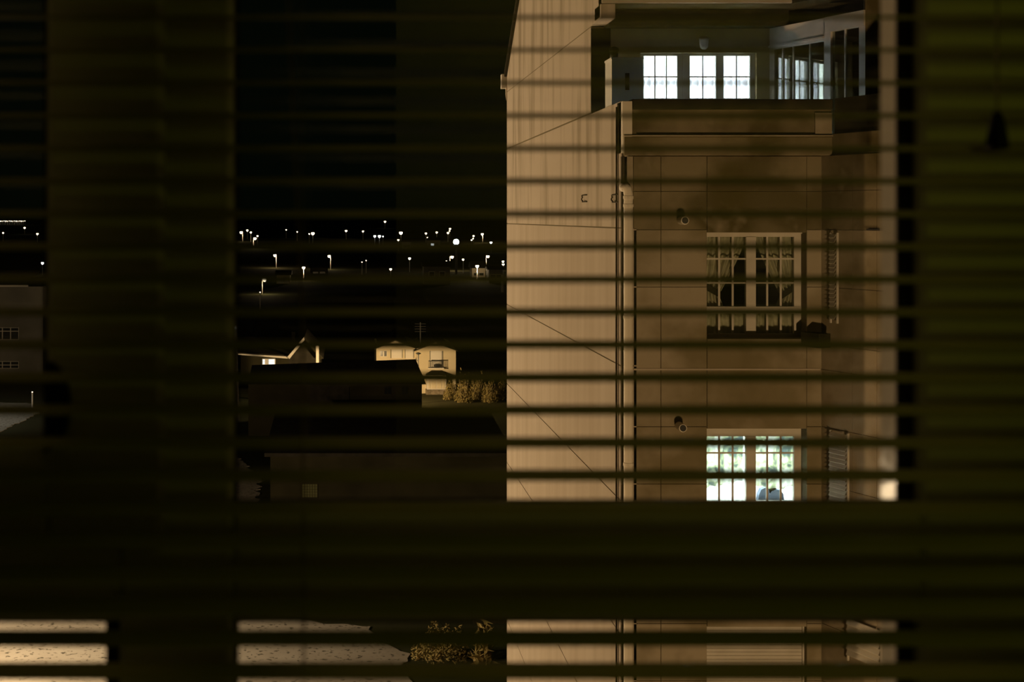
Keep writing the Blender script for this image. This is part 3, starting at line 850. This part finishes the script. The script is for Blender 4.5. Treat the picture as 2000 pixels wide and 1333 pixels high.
def hwin(x0, x1, y0, y1, d, shutter=True, cols=0):
    f = MB(); f.box(PX(x0, HD) - .05, PX(x1, HD) + .05, d - .06, d, PZ(y1, HD) - .05, PZ(y0, HD) + .05)
    fo = f.build('window', M['house_white'], yh)
    p = MB(); p.box(PX(x0, HD), PX(x1, HD), d - .09, d - .061, PZ(y1, HD), PZ(y0, HD))
    po = p.build('shutter' if shutter else 'pane', M['house_white'] if shutter else M['dark_pane'], fo); po.location = (0, 0, 0)
    for k in range(cols):
        xb = x0 + (x1 - x0)*(k + 1)/(cols + 1)
        b = MB(); b.box(PX(xb, HD) - .06, PX(xb, HD) + .06, d - .13, d - .091, PZ(y1, HD), PZ(y0, HD)); bo = b.build('glazing_bar', M['house_white'], fo); bo.location = (0, 0, 0)
    return fo
hwin(743, 755, 686, 696, HD, False, 1)
hwin(766, 784, 684, 699, HD)
hwin(793, 806, 684, 700, HD)
for xx in (763.5, 785.5, 791.5, 808):
    hbox(yh, 'window_side', M['grey_wall'], xx - .9, xx + .9, 683, 700, HD - .03, HD)
hwin(841, 861, 685, 716, HD - .8)
for xx in (839, 863): hbox(yh, 'window_side', M['grey_wall'], xx - 1, xx + 1, 684, 716, HD - .84, HD - .80)
bal = empty('balcony'); bal.parent = yh; bal.location = -yh.location
d0, d1 = HD - 1.5, HD - .8
def bbox(x0, x1, y0, y1, dd0, dd1, name, mat):
    m = MB(); m.box(PX(x0, HD), PX(x1, HD), dd0, dd1, PZ(y1, HD), PZ(y0, HD)); o = m.build(name, mat, bal); o.location = (0, 0, 0)
bbox(834.5, 865, 716, 718, d0, d1, 'floor_slab', M['house_white'])
bbox(835, 864.5, 701.5, 703, d0, d0 + .05, 'top_rail', M['dark_metal'])
bbox(835, 864.5, 714.2, 715.2, d0, d0 + .05, 'bottom_rail', M['dark_metal'])
for k in range(15):
    xx = 835.4 + 2.05*k
    bbox(xx - .28, xx + .28, 703, 714.2, d0 + .01, d0 + .04, 'baluster', M['dark_metal'])
m = MB(); m.lathe((PX(852, HD), HD - 1.1, PZ(716, HD)), [(.2, 0), (.27, .12), (.26, .28), (.1, .34)], 10); o = m.build('planter', M['dark_metal'], bal); o.location = (0, 0, 0)
# ground-floor bay with hipped canopy
m = MB()
a = [hp(830, 729), hp(871, 729), hp(862, 722), hp(842, 722)]
b = [Vector(a[0]) + Vector((0, -2.0, 0)), Vector(a[1]) + Vector((0, -2.0, 0)), Vector(a[2]) + Vector((0, -.8, 0)), Vector(a[3]) + Vector((0, -.8, 0))]
m.add([b[0], b[1], b[2], b[3], Vector(a[0]) + Vector((0, -.7, 0)), Vector(a[1]) + Vector((0, -.7, 0))], [(0, 1, 2, 3), (0, 3, 4), (1, 5, 2), (0, 4, 5, 1), (3, 2, 5, 4)])
m.build('canopy', M['roof'], yh)
hbox(yh, 'bay_window', M['house_white'], 832, 869, 730, 757, HD - 1.7, HD - .8)
for (x0, x1) in ((834.5, 839), (840.5, 849.5), (851, 860), (861.5, 866.5)):
    hbox(yh, 'bay_pane', M['house_wall'], x0, x1, 733, 755, HD - 1.74, HD - 1.701)
hbox(yh, 'bay_base', M['stone'], 830, 870, 757.5, 768, HD - 1.7, HD - .8)
m = MB(); m.tube([hp(821, 672), hp(821, 630)], .06, 5)
m.build('antenna_mast', M['dark_metal'], yh)
for k in range(4):
    m = MB(); z = PZ(633 + 5*k, HD); x = PX(821, HD); m.tube([(x - .5, HD, z), (x + .5, HD, z)], .03, 4); m.build('antenna_rod', M['dark_metal'], yh)

# long dark barn in front of it
BD = 104.0
bn = empty('dark_barn', (PX(660, BD), BD, -16)); house_tag(bn, 'long unlit barn with two small windows below the cream house')
def bp(px, py, d=BD): return P(px, py, d)
ztr = PZ(702, 108)
xl, xr = PX(485, BD), PX(832, BD)
ze = PZ(750, BD)
m = MB(); m.box(xl, xr - .3, BD, BD + 8.0, -16, ze); m.build('wall', M['dark_wall'], bn)
xrr = PX(812, 108)
m = MB(); m.add([(xl, BD - .4, ze), (xr, BD - .4, ze), (xr, BD + 8.4, ze), (xl, BD + 8.4, ze), (xl, BD + 4, PZ(713.5, 108)), (xrr, BD + 4, ztr)], [(0, 1, 5, 4), (1, 2, 5), (2, 3, 4, 5), (3, 0, 4), (0, 3, 2, 1)]); m.build('roof', M['roof'], bn)
for (a, b) in ((750, 764), (784, 797)):
    m = MB(); m.box(PX(a, BD), PX(b, BD), BD - .05, BD, PZ(771, BD), PZ(754, BD)); f = m.build('window', M['dark_wall'], bn)
    for (c, e2) in ((a + 1, (a + b)/2 - .6), ((a + b)/2 + .6, b - 1)):
        m = MB(); m.box(PX(c, BD), PX(e2, BD), BD - .09, BD - .051, PZ(770, BD), PZ(755, BD)); o = m.build('pane', M['dark_pane'], f); o.location = (0, 0, 0)
m = MB(); m.box(PX(606, BD), PX(682, BD), BD - .12, BD, PZ(784, BD), PZ(752, BD)); m.build('barn_door', M['roof'], bn)

# low shed with a glass block window
SD = 79.0
sh = empty('low_shed', (PX(750, SD), SD, -16)); house_tag(sh, 'low dark shed with one dim glass block window')
xl, xr = PX(528, SD), PX(990, SD)
m = MB(); m.box(xl, xr, SD, SD + 12, -16, PZ(890, SD)); m.build('wall', M['dark_wall'], sh)
m = MB(); m.prism([(xl - .3, SD - .5, PZ(890, SD)), (xl - .3, SD + 12.5, -12.6), (xl - .3, SD + 12.5, -12.4), (xl - .3, SD - .5, PZ(890, SD) + .2)], (xr - xl + .6, 0, 0)); m.build('roof', M['roof'], sh)
gw = empty('glass_block_window'); gw.parent = sh; gw.location = -sh.location
m = MB(); m.box(PX(589, SD), PX(621, SD), SD - .04, SD - .001, PZ(973, SD), PZ(945, SD)); o = m.build('surround', M['dark_wall'], gw); o.location = (0, 0, 0)
for i in range(6):
    for j in range(5):
        x0 = PX(590.5 + i*5, SD); x1 = PX(594.7 + i*5, SD); z1 = PZ(946 + j*5.3, SD); z0 = PZ(950.5 + j*5.3, SD)
        m = MB(); m.box(x0, x1, SD - .07, SD - .041, z0, z1); o = m.build('glass_block', M['dim_pane'], gw); o.location = (0, 0, 0)

# house with pale gutter and steep gable on the left
LD = 126.0
lh = empty('gabled_house', (PX(530, LD), LD, -16)); house_tag(lh, 'dark house with pale gutter, steep gable and one lit window')
def lp(px, py, dd=0): 
    v = Vector(P(px, py, LD)); v.y += dd; return v
m = MB(); m.prism([lp(470, 745), lp(564, 745), lp(564, 697), lp(470, 691)], (0, 7, 0)); m.build('wall', M['dark_wall'], lh)
m = MB(); m.prism([lp(564, 745), lp(626, 745), lp(626, 697), lp(595, 662), lp(564, 697)], (0, 9, 0)); m.build('gable_wall', M['roof'], lh)
m = MB(); m.prism([lp(460, 690, -.5), lp(566, 696, -.5), lp(575, 668, 4), lp(472, 668, 4)], (0, 0, .12)); m.build('roof', M['roof'], lh)
m = MB(); m.prism([lp(466, 689.5, -.7), lp(564, 695.5, -.7), lp(564, 699.5, -.7), lp(466, 692, -.7)], (0, .15, 0)); m.build('gutter', M['house_white'], lh)
m = MB(); m.prism([lp(562, 696, -.8), lp(594, 658, -.8), lp(596, 662, -.8), lp(566, 700, -.8)], (0, .2, 0)); m.build('barge_board', M['house_white'], lh)
m = MB(); m.prism([lp(594, 658, -.8), lp(630, 699, -.8), lp(627, 701, -.8), lp(595, 662, -.8)], (0, .2, 0)); m.build('barge_board', M['dark_wall'], lh)
m = MB(); m.prism([lp(594, 657.5, -.7), lp(630, 699, -.7), lp(632, 698, 9), lp(594, 656, 9), lp(562, 696, 9), lp(562, 696, -.7)], (0, .01, 0))
m = MB(); m.add([lp(595, 659, -.75), lp(631, 700, -.75), lp(631, 700, 9), lp(595, 659, 9), lp(595, 657, -.75), lp(632, 699, -.75), lp(632, 699, 9), lp(595, 657, 9)], [(0,1,2,3),(4,5,6,7),(0,1,5,4),(2,3,7,6),(1,2,6,5),(0,3,7,4)]); m.build('roof', M['roof'], lh)
m = MB(); m.box(PX(567, LD), PX(574, LD), LD + 3, LD + 3.4, PZ(675, LD), PZ(654, LD)); m.build('chimney', M['dark_wall'], lh)
m = MB(); m.box(PX(512, LD), PX(538, LD), LD - .06, LD, PZ(713, LD), PZ(701, LD)); f = m.build('window', M['house_white'], lh)
for (a, b) in ((513.5, 517), (525, 536)):
    for (c, e2) in ((702.5, 706), (707, 711.5)):
        m = MB(); m.box(PX(a, LD), PX(b, LD), LD - .10, LD - .061, PZ(e2, LD), PZ(c, LD)); o = m.build('lit_pane', M['lit_pane'], f); o.location = (0, 0, 0)
lamp_light('porch_light', (PX(520, LD), LD - 3.5, PZ(720, LD)), 55, (1, .72, .40), .1)

# white post and unlit garden lamp in front of the cream house
wp = MB(P(620, 712, 122)); x, y, z = P(620, 712, 122)
wp.box(x - .12, x + .12, y - .1, y + .1, -16, PZ(674, 122)); wp.box(x - .15, x + .15, y - .13, y + .13, PZ(674, 122), PZ(673, 122))
o = wp.build('white_post', M['house_white']); tag(o, 'slim white post rising behind the dark barn roof', 'post')
gl = empty('garden_lamp', (PX(817, 122), 122, -16)); tag(gl, 'unlit dark garden lamp in front of the cream house', 'lamp')
x = PX(817, 122)
MB().tube([(x, 122, -16), (x, 122, PZ(694, 122))], .05, 6).build('pole', M['dark_metal'], gl)
MB().lathe((x, 122, PZ(694, 122)), [(.05, 0), (.10, .06), (.24, .12), (.22, .17), (.05, .22)], 10).build('lamp_head', M['dark_metal'], gl)
MB().tube([(x, 122, PZ(706, 122)), (x - .18, 122, PZ(703, 122)), (x - .2, 122, PZ(699, 122))], .03, 5).build('arm', M['dark_metal'], gl)

# grey house across the lane (left light of the window)
GD = 140.0
gh = empty('grey_block', (PX(30, GD), GD, -16)); house_tag(gh, 'dim grey two-storey building with a pale eaves line beyond the lane')
m = MB(); m.box(-52, PX(84, GD), GD, GD + 8, -16, PZ(560, GD)); m.build('wall', M['grey_wall'], gh)
m = MB(); m.prism([(-52, GD - .6, PZ(560, GD)), (PX(56, GD), GD - .6, PZ(557, GD)), (PX(56, GD), GD + 5, PZ(535, GD)), (-52, GD + 5, PZ(535, GD))], (0, 0, .15)); m.build('roof', M['roof'], gh)
m = MB(); m.box(-52, PX(58, GD), GD - .7, GD - .601, PZ(560, GD), PZ(556.5, GD)); m.build('gutter', M['house_white'], gh)
for y0, y1 in ((640, 664), (706, 720)):
    for k in range(3):
        a = -10 + k*16
        m = MB(); m.box(PX(a - 1, GD), PX(a + 15, GD), GD - .06, GD, PZ(y1, GD), PZ(y0, GD)); f = m.build('window', M['house_white'], gh)
        m = MB(); m.box(PX(a, GD), PX(a + 14, GD), GD - .09, GD - .061, PZ(y1 - 1, GD), PZ(y0 + 8, GD)); o = m.build('pane', M['dark_pane'], f); o.location = (0, 0, 0)
        m = MB(); m.box(PX(a, GD), PX(a + 14, GD), GD - .09, GD - .061, PZ(y0 + 6.5, GD), PZ(y0 + 1, GD)); o = m.build('pane', M['dark_pane'], f); o.location = (0, 0, 0)
m = MB(); m.box(-52, PX(84, GD), GD - .5, GD, PZ(682, GD), PZ(676, GD)); m.build('floor_band', M['grey_wall'], gh)

# small houses scattered on the hillside
def small_house(px0, px1, py_eave, py_ridge, d, wall, label, name='hill_house', lit=0):
    zg = min(gz(PX(px0, d), d), gz(PX(px1, d), d), gz(PX(px0, d), d + 6)) - .4
    root = empty(name, (PX((px0 + px1)/2, d), d, zg)); house_tag(root, label)
    x0, x1 = PX(px0, d), PX(px1, d); ze_, zr_ = PZ(py_eave, d), PZ(py_ridge, d)
    dep = max(5, (x1 - x0)*.7)
    m = MB(); m.box(x0, x1, d, d + dep, zg, ze_); m.build('wall', wall, root)
    m = MB(); m.prism([(x0 - .3, d - .5, ze_), (x0 - .3, d + dep/2, zr_), (x0 - .3, d + dep + .5, ze_), ], (x1 - x0 + .6, 0, 0)); m.build('roof', M['roof'], root)
    w = (x1 - x0)
    for k in range(2):
        xc_ = x0 + w*(.3 + .4*k); h = min(1.3, (ze_ - zg)*.3)
        zc_ = ze_ - 1.0
        m = MB(); m.box(xc_ - .55, xc_ + .55, d - .05, d, zc_ - h*.8, zc_ + .1); f = m.build('window', M['house_white'], root)
        m = MB(); m.box(xc_ - .45, xc_ + .45, d - .08, d - .051, zc_ - h*.75, zc_); o = m.build('pane', M['lit_pane'] if k < lit else M['dark_pane'], f); o.location = (0, 0, 0)
    return root
small_house(828, 879, 521, 511, 262, M['grey_wall'], 'wide pale grey house below the white floodlight mast')
small_house(922, 948, 524, 511, 288, M['house_wall'], 'house with a warm-lit front beside the big warm street lamp')
small_house(955, 982, 527, 521, 268, M['grey_wall'], 'low pale shed roof close to the block side wall')
small_house(838, 860, 470, 464, 430, M['house_wall'], 'small house with lit windows left of the floodlight', lit=1)
small_house(786, 803, 473, 470, 430, M['house_white'], 'low white building under the hilltop lights')
small_house(540, 566, 538, 529, 262, M['house_wall'], 'little dark house behind the lamp with the tall white pole')
small_house(606, 640, 523, 516, 300, M['dark_wall'], 'dark house between two hillside street lamps')

# ================================================================== TOWN LIGHTS
def d_of(y):
    tab = [(430, 760), (447, 560), (455, 480), (470, 410), (500, 320), (525, 268), (548, 231), (600, 180)]
    for (a, da), (b, db) in zip(tab, tab[1:]):
        if a <= y <= b: return da + (db - da)*(y - a)/(b - a)
    return 760
def street_lamp(px, py, rpx, mat, label, group, arm=0.0, d=None, light=0, name='street_lamp', polemat=None, zbase=None):
    d = d or d_of(py)
    x, y, z = P(px, py, d)
    r = rpx*d/F
    g0 = gz(x, d) - .15 if zbase is None else zbase
    root = empty(name, (x + arm*r, d, g0)); tag(root, label, 'street lamp', group)
    xp_ = x + arm*r
    pr = max(.06, .55*d/F)
    m = MB(root.location)
    m.tube([(xp_, d, g0), (xp_, d, z + r*.6), (x, d, z + r*1.1)] if arm else [(xp_, d, g0), (xp_, d, z - r*.7)], pr, 6)
    m.build('pole', polemat or M['house_white'], root)
    m = MB(root.location)
    m.lathe((x, d, z), [(r*.35, -r), (r*.8, -r*.62), (r, 0), (r*.85, r*.5)], 10)
    m.build('lamp_globe', mat, root, smooth=True)
    m = MB(root.location)
    m.lathe((x, d, z), [(r*.95, r*.51), (r*.7, r*.85), (r*.2, r*1.05)], 10)
    m.build('lamp_cap', M['dark_metal'], root)
    if light:
        lamp_light('lamp_bulb', (x - (.6*r if arm >= 0 else -.6*r), d - r*1.3, z - r*1.4), light, (1, .72, .42), .05)
    return root
WL, CL = M['warm_lamp'], M['white_lamp']
GR = 'street lamps on the dark hillside'
big = 'warm white street lamp glowing on the dark hillside'
mid = 'small warm light point along the dark skyline of the town'
cool = 'cool white light point along the dark skyline of the town'
tiny = 'faint pin-point light scattered among the dark houses'
street_lamp(516.5, 547, 3.6, WL, 'bright warm street lamp with a tall white pole above a railing', GR, light=300, arm=-1.2)
street_lamp(593, 523, 3.2, WL, 'warm street lamp whose whole pole glows, beside the dark hillside house', GR, light=420)
for (x, y, r, arm, lab) in ((643, 500.5, 3, .9, 'warm street lamp on a bent pole beside the dark house between two lamps'), (883, 502, 3.2, -1.4, 'warm street lamp on a bent pole under the floodlight mast'),
                       (953, 501, 3, -1.2, 'warm street lamp on a bent pole above the low pale shed roof'), (537, 499, 3, .9, 'warm street lamp on a bent pole above the little dark house'),
                       (942, 457.5, 2.6, .3, 'warm street lamp on a straight pole on the hilltop beside the floodlight'), (498, 466, 3, -1, 'lowest warm lamp on a bent pole in the hilltop cluster by the mullion'),
                       (471, 454, 3, 1, 'warm lamp on a bent pole closest to the window mullion')):
    street_lamp(x, y, r, WL, lab, GR, arm, light=420)
street_lamp(932, 520, 3.4, WL, 'large warm street lamp over the warm-lit house front', GR, light=900)
for (x, y, r, lab) in ((611, 456, 3.2, 'large warm hilltop lamp with a faint small light touching it'), (783, 455, 3.4, 'large warm hilltop lamp above the low white building'),
                  (800, 505, 2.6, 'warm lamp above the roof end of the wide grey house'), (763, 526, 2.4, 'single warm lamp low on the dark slope above the cream house')):
    street_lamp(x, y, r, WL, lab, GR)
near_m = 'small warm light in the hilltop cluster by the window mullion'
for (x, y, r, lab) in ((483, 450, 2.1, near_m), (490, 454, 2, near_m), (503, 461, 1.8, near_m), (676, 451, 2.2, mid), (709, 452, 1.9, mid), (752, 433, 2.1, 'lone small light high above the skyline of town lights'),
                  (778, 469, 1.9, 'small light just over the low white building'), (832, 456, 2, mid), (853, 454, 2, mid),
                  (879, 447, 2, 'uppermost small light of the group over the floodlight'), (875, 455, 2.1, 'lower small light of the group over the floodlight'), (925, 461, 2, 'uppermost of three small lights beside the straight hilltop lamp'),
                  (904.6, 507, 2.2, 'small warm light between two bent street lamps below the floodlight'), (982.5, 511, 2.3, 'upper of two small lights touching the block side wall'), (983, 516.5, 2.3, 'lower of two small lights touching the block side wall'),
                  (6, 455, 1.7, 'small light below the row on the horizon, beyond the sash'), (48, 445, 2, 'small light just under the end of the row on the horizon'), (73, 457, 2.2, 'small light between the horizon row and the bright white lamp')):
    street_lamp(x, y, r, WL, lab, 'small town lights', d=(d_of(y) + 14 if 516 < y < 517 else None))
trio = 'cool white light in the tight trio on the skyline'
for (x, y, r, lab) in ((732, 461.5, 2.5, trio), (741, 461.5, 2.9, trio), (748, 462, 1.4, trio), (959, 474, 2.4, 'cool white lamp under the straight hilltop lamp by the block')):
    street_lamp(x, y, r, CL, lab, 'cool town lights')
for (x, y, r, lab) in ((559, 449, 1.3, tiny), (580.5, 453, 1.4, tiny), (604, 457, 1.4, 'faint small light touching a large warm hilltop lamp'), (707, 512, 1.1, 'faint light of the pair on the dark empty slope'), (715, 509, 1.1, 'faint light of the pair on the dark empty slope'),
                  (835, 464, 1.3, tiny), (878, 451.5, 1.3, 'faint light in the group over the floodlight'), (924, 466, 1.4, 'faint light in the group of three beside the straight hilltop lamp'), (921, 469, 1.5, 'faint light in the group of three beside the straight hilltop lamp'),
                  (872, 510, 1.1, 'faint light by the bent street lamp under the floodlight'), (508, 571, 1.2, 'faint low light beside the railing on the bank')):
    street_lamp(x, y, r, WL, lab, 'faint town lights')
for k in range(15):
    street_lamp(1 + 3.4*k, 432 + .4*math.sin(k*2.1), .8 + .35*(k % 3 == 0), WL, 'tiny light in the long row across the water on the horizon', 'row of lights on the horizon', d=900)
street_lamp(83, 514, 2.8, CL, 'bright white lamp beyond the grey building across the lane', 'cool town lights')
street_lamp(63, 766, 1.2, WL, 'thin lamp post standing by the lit lane', 'faint town lights', d=118, polemat=M['house_white'], zbase=-16)
# floodlight mast
fm = empty('floodlight_mast', (PX(891, 300), 300, gz(PX(891, 300), 300) - .1))
tag(fm, 'floodlight mast with one dazzling bluish white lamp', 'floodlight')
x, y, z = P(891, 473, 300)
m = MB(fm.location); m.tube([(x, y, fm.location.z), (x, y, z - .5)], .25, 8); m.build('mast', M['dark_metal'], fm)
m = MB(fm.location); m.lathe((x, y - .2, z), [(.2, -.3), (.48, 0), (.62, .35), (.5, .75), (.3, .9)], 14, axis='y'); m.build('flood_lamp', M['flood'], fm, smooth=True)
m = MB(fm.location); m.box(x - .5, x + .5, y + .75, y + .95, z - .9, z + .1); m.build('lamp_bracket', M['dark_metal'], fm)
# long lamp at the edge of the pane
fl = empty('tube_lamp', (PX(462, 112), 112, -16)); tag(fl, 'lamp post with a flat white horizontal head beside the window mullion', 'street lamp', GR)
MB().tube([(PX(466, 112), 112, -16), (PX(460, 112), 112, PZ(643, 112))], .07, 6).build('pole', M['metal'], fl)
MB().box(PX(449, 112), PX(460, 112), 111.8, 112.2, PZ(642.4, 112), PZ(640, 112)).build('lamp_head', M['white_lamp'], fl)
# railing beside the lamp with the tall pole
rl = empty('railing', (PX(497, 229), 229, gz(PX(497, 229), 229))); tag(rl, 'short pale railing on the bank beside a street lamp', 'railing')
zr = PZ(577.5, 229)
MB().tube([(PX(483, 229), 229, zr - .1), (PX(512, 229), 229, zr + .05)], .05, 5).build('top_rail', M['house_white'], rl)
for k in range(5):
    xx = PX(484 + 6.5*k, 229)
    MB().tube([(xx, 229, gz(xx, 229) - .1), (xx, 229, zr - .05)], .04, 5).build('post', M['house_white'], rl)
# pale post close to the block
o = MB(P(981, 556, 240)).box(PX(979, 240), PX(983.5, 240), 240, 240.4, gz(26, 240) - .2, PZ(537, 240)).build('pale_pillar', M['house_white']); tag(o, 'short pale pillar standing near the block side wall on the hillside', 'pillar')

# ================================================================== PLANTS
def bush(name, label, c, rx, ry, rz, n, leaf, mat, cat='bush', group=None, upright=False, boxy=False):
    root = empty(name, (c[0], c[1], c[2])); tag(root, label, cat, group)
    mb = MB(root.location)
    rnd = random.Random(hash(label) % 1000 if False else int(abs(c[0]*37 + c[1]*11)))
    vs = []; fs = []
    for i in range(n):
        while True:
            u, v, w = rnd.uniform(-1, 1), rnd.uniform(-1, 1), rnd.uniform(0, 1)
            if boxy or u*u + v*v + w*w < 1: break
        lump = .75 + .35*math.sin(u*7 + c[0])*math.cos(v*5)
        if boxy: w = w**.8*(.55 + .45*rnd.random()); lump = .8 + .25*math.sin(u*4 + c[0]*3)
        p = Vector((c[0] + u*rx, c[1] + v*ry, c[2] + w*rz*lump))
        d = Vector((rnd.gauss(0, 1), rnd.gauss(0, 1), rnd.gauss(0, 1) + (1.6 if upright else .3))).normalized()
        s = d.cross(Vector((rnd.gauss(0, 1), rnd.gauss(0, 1), rnd.gauss(0, 1)))).normalized()
        L = leaf*rnd.uniform(.6, 1.4)
        k = len(vs)
        vs += [p - d*L*.5, p + s*L*(.10 if upright else .22), p + d*L*.5, p - s*L*(.10 if upright else .22)]
        fs.append((k, k+1, k+2, k+3))
    mb.add(vs, fs)
    o = mb.build('foliage', mat, root); o['kind'] = 'stuff'
    m = MB(root.location)
    for k in range(4):
        a = k*1.7
        m.tube([(c[0] + .2*rx*math.cos(a), c[1] + .2*ry*math.sin(a), c[2] - .05), (c[0] + .5*rx*math.cos(a), c[1] + .5*ry*math.sin(a), c[2] + rz*.7)], .02*rz, 5)
    m.build('stem', M['stem'], root)
    return root
for (px, w, h, lab) in ((881, .72, 1.9, 'lit shrub directly below the corner of the cream house'), (906, .80, 2.9, 'tall feathery lit shrub beside the cream house'),
                        (933, .85, 2.5, 'dry lit shrub between feathery shrub and the block'), (958, .80, 2.3, 'dim shrub next to the block side wall'), (980, .60, 2.2, 'dim shrub half hidden behind the block side wall')):
    dd = 124 + (.95 if int(px) % 4 < 2 else -.95)
    x, y, z = P(px, 0, dd)
    bush('shrub', lab, (x, y, -16), w, .7, h, 1300, .24, M['leaf'], 'shrub', 'shrubs beside the cream house', upright=True)
bush('bush', 'leafy bush glinting at the edge of the gravel yard', (PX(862, 51.5), 51.5, -15.95), 1.15, .9, 1.35, 2200, .12, M['leaf'], 'bush')
bush('grass_clump', 'tall dry grass clump between the leafy bush and the block', (PX(945, 50.5), 50.5, -15.95), .3, .4, 2.0, 160, .7, M['leaf'], 'grass', upright=True)
# dark hedge wall between grass clump and block
hw = MB((3.9, 54, -16)).box(PX(925, 56), PX(1000, 56), 56, 56.4, -16, -13.6).box(PX(924, 56), PX(1001, 56), 55.95, 56.45, -13.6, -13.5).build('garden_wall', M['dark_wall']); tag(hw, 'dark garden wall behind the dry grass clump', 'wall')
